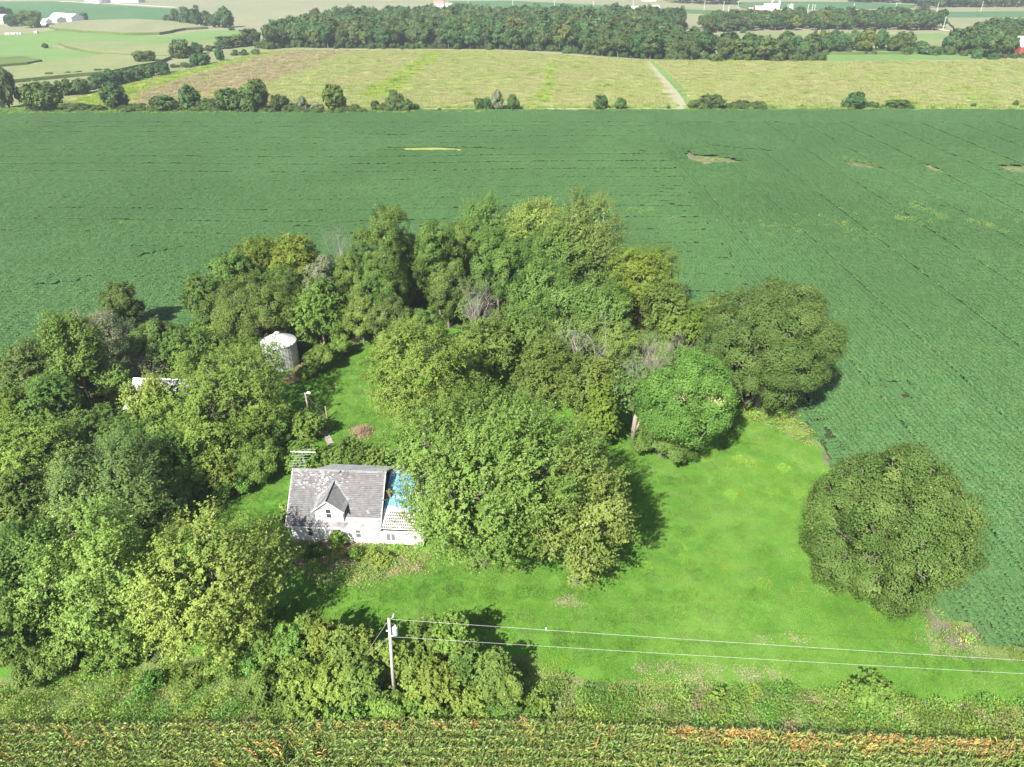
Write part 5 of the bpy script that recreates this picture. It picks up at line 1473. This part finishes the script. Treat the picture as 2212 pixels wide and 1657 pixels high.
pts = []
for (u0, u1, v0, v1, k) in ((60,220,236,243,34),(255,470,238,245,60),(420,780,240,246,110),(800,900,238,243,14),(1480,1660,235,238,26),(1830,1960,234,237,12),(120,360,162,208,46),(100,440,142,168,40),(500,560,112,122,10)):
    for i in range(k):
        t = R.random(); u_ = u0+(u1-u0)*t; v_ = v0+(v1-v0)*(R.random() if v1-v0 < 20 else (1-t))
        p = at(u_, v_); pts.append((p.x+R.gauss(0, 1), p.y+R.gauss(0, 1), R.uniform(.5, 1.2)))
P = np.array(pts); n = len(P); q = .16+.26*NP.random(n)**1.4
hs_c = proto_col('hedge_scrub', [FC[('m', 0)][0], FC[('m', 1)][0], FC[('d', 0)][0]])
scatter('hedge_scrub', P, NP.random(n)*6.28, np.stack([q*1.2, q*1.2, q*.9], 1), NP.integers(0, 3, n), hs_c, 'low tangled scrub joining the trees of the hedgerows', 'bushes')

# woodland: single meshes shared by many trees; nearest ones as things, the rest one mass
def wood_mesh(seed, mat, r=4.6, rz=5.5, H_=13):
    me, lob, cc = crown_mesh('woodland_tree', r, rz, seed, 'round', [L[mat], M['bark']], leaf=.40, per=22, low=-.75, clump=1.3, gap=.06, inner=3)
    co = np.empty(len(me.vertices)*3); me.vertices.foreach_get('co', co); co = co.reshape(-1, 3); co[:, 2] += H_-rz
    # join a trunk
    mb = MB(); mb.tube([(0,0,-.3),(.1,0,H_-rz)], [.3,.18], 5, 1)
    for a in range(5): mb.tube([(0,0,(H_-rz)*.5),(math.cos(a*1.26)*r*.5,math.sin(a*1.26)*r*.5,H_-rz*.9)], [.14,.05], 3, 1, cap=False)
    n0 = len(co); V = np.concatenate([co, np.array(mb.v)])
    nq = len(me.polygons); t = np.empty(nq); me.attributes['tint'].data.foreach_get('value', t)
    kv = len(me.loops)//nq; F = [tuple(range(kv*i, kv*i+kv)) for i in range(nq)] + [tuple(n0+j for j in f) for f in mb.f]
    m2 = bpy.data.meshes.new('woodland_tree'); m2.from_pydata(V.tolist(), [], F)
    a = m2.attributes.new('tint', 'FLOAT', 'FACE'); a.data.foreach_set('value', np.concatenate([t, np.zeros(len(mb.f))]).astype(np.float32))
    m2.materials.append(L[mat]); m2.materials.append(M['bark'])
    m2.polygons.foreach_set('material_index', [0]*nq+[1]*len(mb.f)); m2.update(); bpy.data.meshes.remove(me); return m2
WM = [wood_mesh(700+i, mt_) for i, mt_ in enumerate(('far','far','far','far','farolive','far','far','far'))]
WOOD = gpoly([(565,107),(640,103),(760,105),(960,106),(1075,107),(1200,112),(1290,121),(1390,128),(1500,131),(1600,132),(1764,132),(1764,127),(1700,126),(1600,124),(1530,120),(1470,112),(1420,100),(1430,86),(1440,76),(1460,70),(1470,62),(1470,56),(1300,54),(1100,52),(900,52),(780,56),(680,68),(600,82)])
WOOD2 = gpoly([(1520,74),(1600,68),(1700,66),(1850,65),(1990,67),(2035,68),(2030,58),(1990,52),(1900,49),(1750,51),(1600,52),(1510,58)])
WOOD3 = gpoly([(1762,119),(1860,118),(1965,117),(1965,112),(1880,112),(1780,113),(1700,116),(1650,116),(1700,120)])
WOOD4 = gpoly([(2030,120),(2100,118),(2140,128),(2188,128),(2192,110),(2211,108),(2300,112),(2330,78),(2211,70),(2150,82),(2080,90),(2110,104),(2060,108)])
WOOD5 = gpoly([(1830,6),(1970,8),(1985,17),(2100,17),(2300,16),(2500,14),(2500,-6),(2211,-8),(1950,-3),(1830,-2)])
WOOD6 = gpoly([(1455,8),(1520,11),(1590,11),(1590,5),(1520,3),(1430,2)])
allp = []
for wi, (wp, st, hs) in enumerate(((WOOD, 8.2, 1.12), (WOOD2, 8.2, .95), (WOOD3, 7.5, .95), (WOOD4, 8.2, 1.0), (WOOD5, 11, 1.25), (WOOD6, 11, 1.15))):
    P = fill(wp, st, .75)
    P = P[np.abs(P[:, 0]) < P[:, 1]*.78+25]
    for p in P: allp.append((p[0], p[1], hs*R.choice([R.uniform(.78, 1.0), R.uniform(.9, 1.18)]), wi))
# scrubby edge in front of the wood
allp.sort(key=lambda q: q[0]**2+q[1]**2)
lab = ['tree in the front rows of the long wood', 'tree of the narrow belt above the pale inner field', 'tree in the right hand wood below the pale inner field', 'tree of the grove beside the red barn', 'tree of the bluish far wood', 'tree of the tiny far copse']
grp = ['trees at the front of the long wood', 'trees of the upper belt', 'trees of the right hand wood', 'trees around the red barn', 'trees of the bluish far wood', 'trees of the tiny far copse']
rest = []
for k, (x, y, s, wi) in enumerate(allp):
    i = R.randrange(len(WM)) if R.random() > .25 else R.randrange(4)
    if k < 285:
        o = objm('woodland_tree', WM[i]); o.location = (x, y, 0); o.rotation_euler = (0, 0, R.random()*6.28)
        q = s*R.uniform(.9, 1.25); o.scale = (q, q, s*R.uniform(.92, 1.1)); 
        ad = ('dark green', 'dark green', 'dark green', 'dark green', 'olive tinted', 'dark green', 'dark green', 'dark green')[i]
        vx = x/(y*.857+29)*1535+1105; th3 = '' if wi else (' left of the middle', ' in the middle', ' right of the middle')[0 if vx < 900 else (1 if vx < 1330 else 2)]
        tag(o, ad+' '+lab[wi]+th3, 'tree', ad+' '+grp[wi]+th3)
    else: rest.append((x, y, s, i))
wc = proto_col('woodland', WM)
P = np.array([(x, y, 0) for x, y, s, i in rest]); S_ = np.array([s for x, y, s, i in rest]); n = len(P)
q = S_*(.95+.35*NP.random(n))
scatter('woodland', P, NP.random(n)*6.28, np.stack([q, q, S_*(.92+.2*NP.random(n))], 1), [i for *_, i in rest], wc, 'continuous dark green tree tops filling the woods in the distance', 'woods')
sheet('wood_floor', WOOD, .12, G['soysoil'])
ub = proto_col('wood_edge_scrub', [FC[('m', 0)][0], FC[('d', 1)][0], FC[('d', 2)][0]])
pts = []
for poly in (WOOD, WOOD3, WOOD4):
    for i in range(len(poly)):
        a = Vector(poly[i]); b_ = Vector(poly[(i+1) % len(poly)]); nn_ = int((b_-a).length/3.2)
        for k in range(nn_):
            p = a.lerp(b_, k/nn_); pts.append((p.x+R.gauss(0, 3), p.y+R.gauss(0, 2.5)+2.5, R.uniform(.6, 2.0)))
P = np.array(pts); n = len(P); s = R.random()
q = .25+.6*NP.random(n)**1.5
scatter('wood_edge_scrub', P, NP.random(n)*6.28, np.stack([q, q, q*1.0], 1), NP.integers(0, 3, n), ub, 'low scrub closing the edges of the woods', 'bushes')
for (u, v, h_, lbl, sd) in ((1120,60,14,'a', 1),):
    pass
bare(1000+728-20, 128, 12, 0, 'bare grey tree in the front of the long wood', 31, .6, .3, 4) if False else None
bare(2095, 104, 15, 0, 'bleached dead tree at the left of the barn grove', 33, .7, .45, 4)

# ------------------------------------------------------------------ far farmsteads
fw = flat_mat('far_white_metal', (.72,.73,.74), .6, .1, var=.05)
fr = flat_mat('barn_red', (.30,.06,.05), .8, var=.25)
fgm = flat_mat('far_grey_roof', (.40,.36,.35), .8)
fpk = flat_mat('far_red_roof', (.42,.20,.16), .8)
def gable(name, u, v, L_, D_, h, rise, label, cat='building', rz=0.0, wall=None, roofm_=None, door=None, base=None, wins=0):
    p = at(u, v)
    g_ = empty(name, (p.x, p.y, 0), rz, label, cat)
    wall = wall or fw; roofm_ = roofm_ or fw
    m = MB(); m.box(0, L_, 0, .2, 0, h); m.box(0, L_, D_-.2, D_, 0, h)
    for x0, x1 in ((0, .2), (L_-.2, L_)):
        m.add([(x0,.2,0),(x0,D_-.2,0),(x0,D_-.2,h),(x0,D_/2,h+rise-.2),(x0,.2,h),(x1,.2,0),(x1,D_-.2,0),(x1,D_-.2,h),(x1,D_/2,h+rise-.2),(x1,.2,h)],
              [(0,4,3,2,1),(5,6,7,8,9),(4,9,8,3),(3,8,7,2)])
    m.build('wall', wall, g_)
    r_ = MB(); e = .4
    for s_ in (0, 1):
        y0 = -e if s_ == 0 else D_+e
        vs = [(-e,y0,h-.15),(L_+e,y0,h-.15),(L_+e,D_/2,h+rise),(-e,D_/2,h+rise)]
        r_.add(vs+[(a,b2,c2-.15) for a, b2, c2 in vs], [(0,1,2,3) if s_ == 0 else (3,2,1,0), (0,4,5,1), (1,5,6,2), (3,7,4,0)])
    r_.build('roof', roofm_, g_)
    if door: MB().box(door[0], door[1], -.06, -.01, 0, door[2]).build('door', darkm, g_)
    if base: MB().box(-.05, L_+.05, -.08, -.01, 0, base).build('base_wall', fw, g_)
    for k in range(wins):
        x = L_*(k+.6)/(wins+.2); MB().box(x, x+1.0, -.06, -.01, 1.0, 2.2).build('window', M['glass'], g_)
    return g_
gable('farm_shed', 128, 48, 17, 15, 4.6, 2.6, 'largest white farm shed with its long side facing the view', rz=-.35, door=None)
gable('farm_shed', 103, 51, 13, 11, 3.8, 2.2, 'white farm shed left of the largest one', rz=-.35, door=None)
gable('farm_shed', 112, 42, 14, 10, 3.6, 2.2, 'white farm shed behind the other two', rz=-.3)
gable('farm_shed', 83, 53, 9, 8, 3, 1.8, 'small white farm building half hidden by the round tree', rz=-.2)
gable('white_barn', -8, 52, 19, 14, 5, 3, 'white barn cut by the left edge', rz=-.1, door=(8,10.5,5))
gable('farm_shed', 184, 7, 26, 16, 6, 4, 'white farm building at the top edge, left of the pair', rz=-.1)
gable('farm_shed', 232, 6, 46, 18, 6, 4, 'long white farm building at the top edge, right of the pair', rz=-.1)
gable('farmhouse', 937, 15, 13, 9, 4, 3, 'far white house with faint red roof on the pale fields', 'house', roofm_=fpk, wins=3)
gable('garage', 962, 15.5, 8, 7, 2.6, 1.8, 'small white garage beside the far white house', 'garage')
gable('long_house', 1351, 23, 17, 9, 3, 1.6, 'long low white house by the road far behind the wood', 'house', roofm_=fgm, wins=4)
gable('farm_shed', 1396, 25, 15, 10, 4, 2.4, 'white shed right of the long low house')
gable('farmhouse', 1387, 3, 20, 12, 4, 3, 'far white house with red roof at the top edge', 'house', roofm_=fpk)
gable('red_barn', 1618, 30, 16, 12, 3.6, 2.4, 'far open red shed on the left of the farm', 'barn', wall=fr, roofm_=fgm, door=(2,12,3))
gable('red_barn', 1631, 32, 13, 11, 5, 3.4, 'far red barn with white roof', 'barn', wall=fr)
gable('white_barn', 1650, 31, 15, 10, 7, 3.5, 'tall white barn of the far red and white farm', 'barn')
gable('long_barn', 1683, 32, 24, 9, 3.2, 2, 'long low barn with reddish roof at the far farm', 'barn', roofm_=fpk)
gable('red_barn', 2197, 125, 20, 14, 6.5, 5.5, 'red barn with shining white roof cut by the right edge', 'barn', wall=fr, rz=0.02, base=1.6)
def silo(u, v, r_, h, label):
    p = at(u, v); s_ = empty('grain_silo', p, 0, label, 'silo')
    m = MB(); m.tube([(0,0,0),(0,0,h)], r_, 16); m.build('silo_wall', fw, s_)
    m = MB(); m.tube([(0,0,h+.003),(0,0,h+r_*.5)], [r_*1.04,.3], 16); m.build('silo_roof', fw, s_)
silo(1665, 31, 3.2, 7, 'left steel bin at the foot of the far grain leg')
silo(1671, 30, 3.0, 6.5, 'right steel bin at the foot of the far grain leg')
silo(1706, 30, 2.2, 9, 'slim white silo near the far round tree')
silo(212, 8, 4.5, 9, 'white bin between the farm buildings at the top edge')
p = at(1679, 30); gl = empty('grain_elevator', p, 0, 'tall thin grain elevator leg with sloping pipe at the far farm', 'grain leg')
m = MB(); m.box(-.9,.9,-.9,.9,0,25); m.build('leg_tower', fw, gl); m = MB(); m.box(-1.6,1.6,-1.4,1.4,25,27); m.build('leg_head', fw, gl)
m = MB(); m.tube([(0,0,24),(-9,0,11)], .5, 5); m.build('spout_pipe', fw, gl)
pm_ = MB(); pm_.tube([(0,0,0),(0,0,11)], [.28,.2], 6); pm_.tube([(-1.1,0,10.2),(1.1,0,10.2)], .1, 4)
pme_ = pm_.mesh('power_pole', flat_mat('far_pole', (.6,.57,.53), .9))
for u, v, lb_ in (
 (1561,25.5,'left of the open red shed, nearer one'),
 (1592,26,'just left of the open red shed'),
 (1520,24,'far left of the open red shed'),
 (1698,33.5,'between the grain elevator and the round tree'),
 (1742,34,'right of the far round tree'),
 (1751,34,'left one of the pair where the road bends'),
 (1756,34.5,'right one of the pair where the road bends'),
 (1788,38,'standing low above the upper tree belt'),
 (1840,31,'on the road, second from the right bend pair'),
 (1931,29,'on the road above the right end of the upper belt'),
 (2022,27,'on the road before the bluish wood'),
 (2117,26,'on the road nearest the right edge'),
 (1011,19,'right of the far white house, leftmost of its line'),
 (1107,21,'second of the line right of the far white house'),
 (1197,22.5,'third of the line right of the far white house'),
 (1280,25,'fourth of the line, left of the two far trees'),
 (1366,24,'beside the long low white house'),
 (1571,38,'above the middle of the long wood'),
 (2035,66,'beside the gravel drive by the barn grove'),
):
    p = at(u, v); o = objm('power_pole', pme_); o.location = p
    tag(o, 'pale power pole '+lb_, 'utility pole', 'power poles along the far roads')
bm = MB().tube([(0,-.75,.75),(0,.75,.75)], .75, 14).mesh('hay_bale', flat_mat('hay_bale', (.60,.55,.46), .9))
for k in range(6):
    p = at(14+k*6.2, 76.0-.15*k); o = objm('hay_bale', bm); o.location = (p.x, p.y, 0); o.rotation_euler = (0,0,R.uniform(-.3,.3)); o.scale = (1.25,)*3
    tag(o, '%s round hay bale in the row of six by the left edge' % ('first from the left','second from the left','third from the left','fourth from the left','fifth from the left','rightmost')[k], 'hay bale', 'round bales in a row in the hay field')
p = at(79, 73); st_ = objm('hay_stack', MB().tube([(-1.4,0,.9),(1.4,0,.9)], [1.1, 1.3], 10).mesh('hay_stack', flat_mat('grey_wrap', (.45,.43,.44), .8))); st_.location = p
tag(st_, 'single grey wrapped bale alone in the hay field', 'hay bale')
p = at(1589, 237); mk = objm('marker_post', MB().tube([(0,0,0),(0,0,1.6)], .12, 6).mesh('marker_post', flat_mat('marker_yellow', (.7,.36,.04)))); mk.location = p
tag(mk, 'orange yellow marker post between the bushes of the hedgerow', 'post')

# ------------------------------------------------------------------ air
hz = MB().box(-3300, 3300, -600, 6200, -1.0, 75).build('haze', None)
hz.data.materials.clear()
hm = bpy.data.materials.new('haze'); hm.use_nodes = True; ht = hm.node_tree; ht.nodes.clear()
ho = ht.nodes.new('ShaderNodeOutputMaterial'); hv = ht.nodes.new('ShaderNodeVolumePrincipled')
hv.inputs['Color'].default_value = (.86, .93, 1, 1); hv.inputs['Density'].default_value = .00023; hv.inputs['Anisotropy'].default_value = .2
ht.links.new(hv.outputs[0], ho.inputs['Volume']); hz.data.materials.append(hm); hz['kind'] = 'stuff'
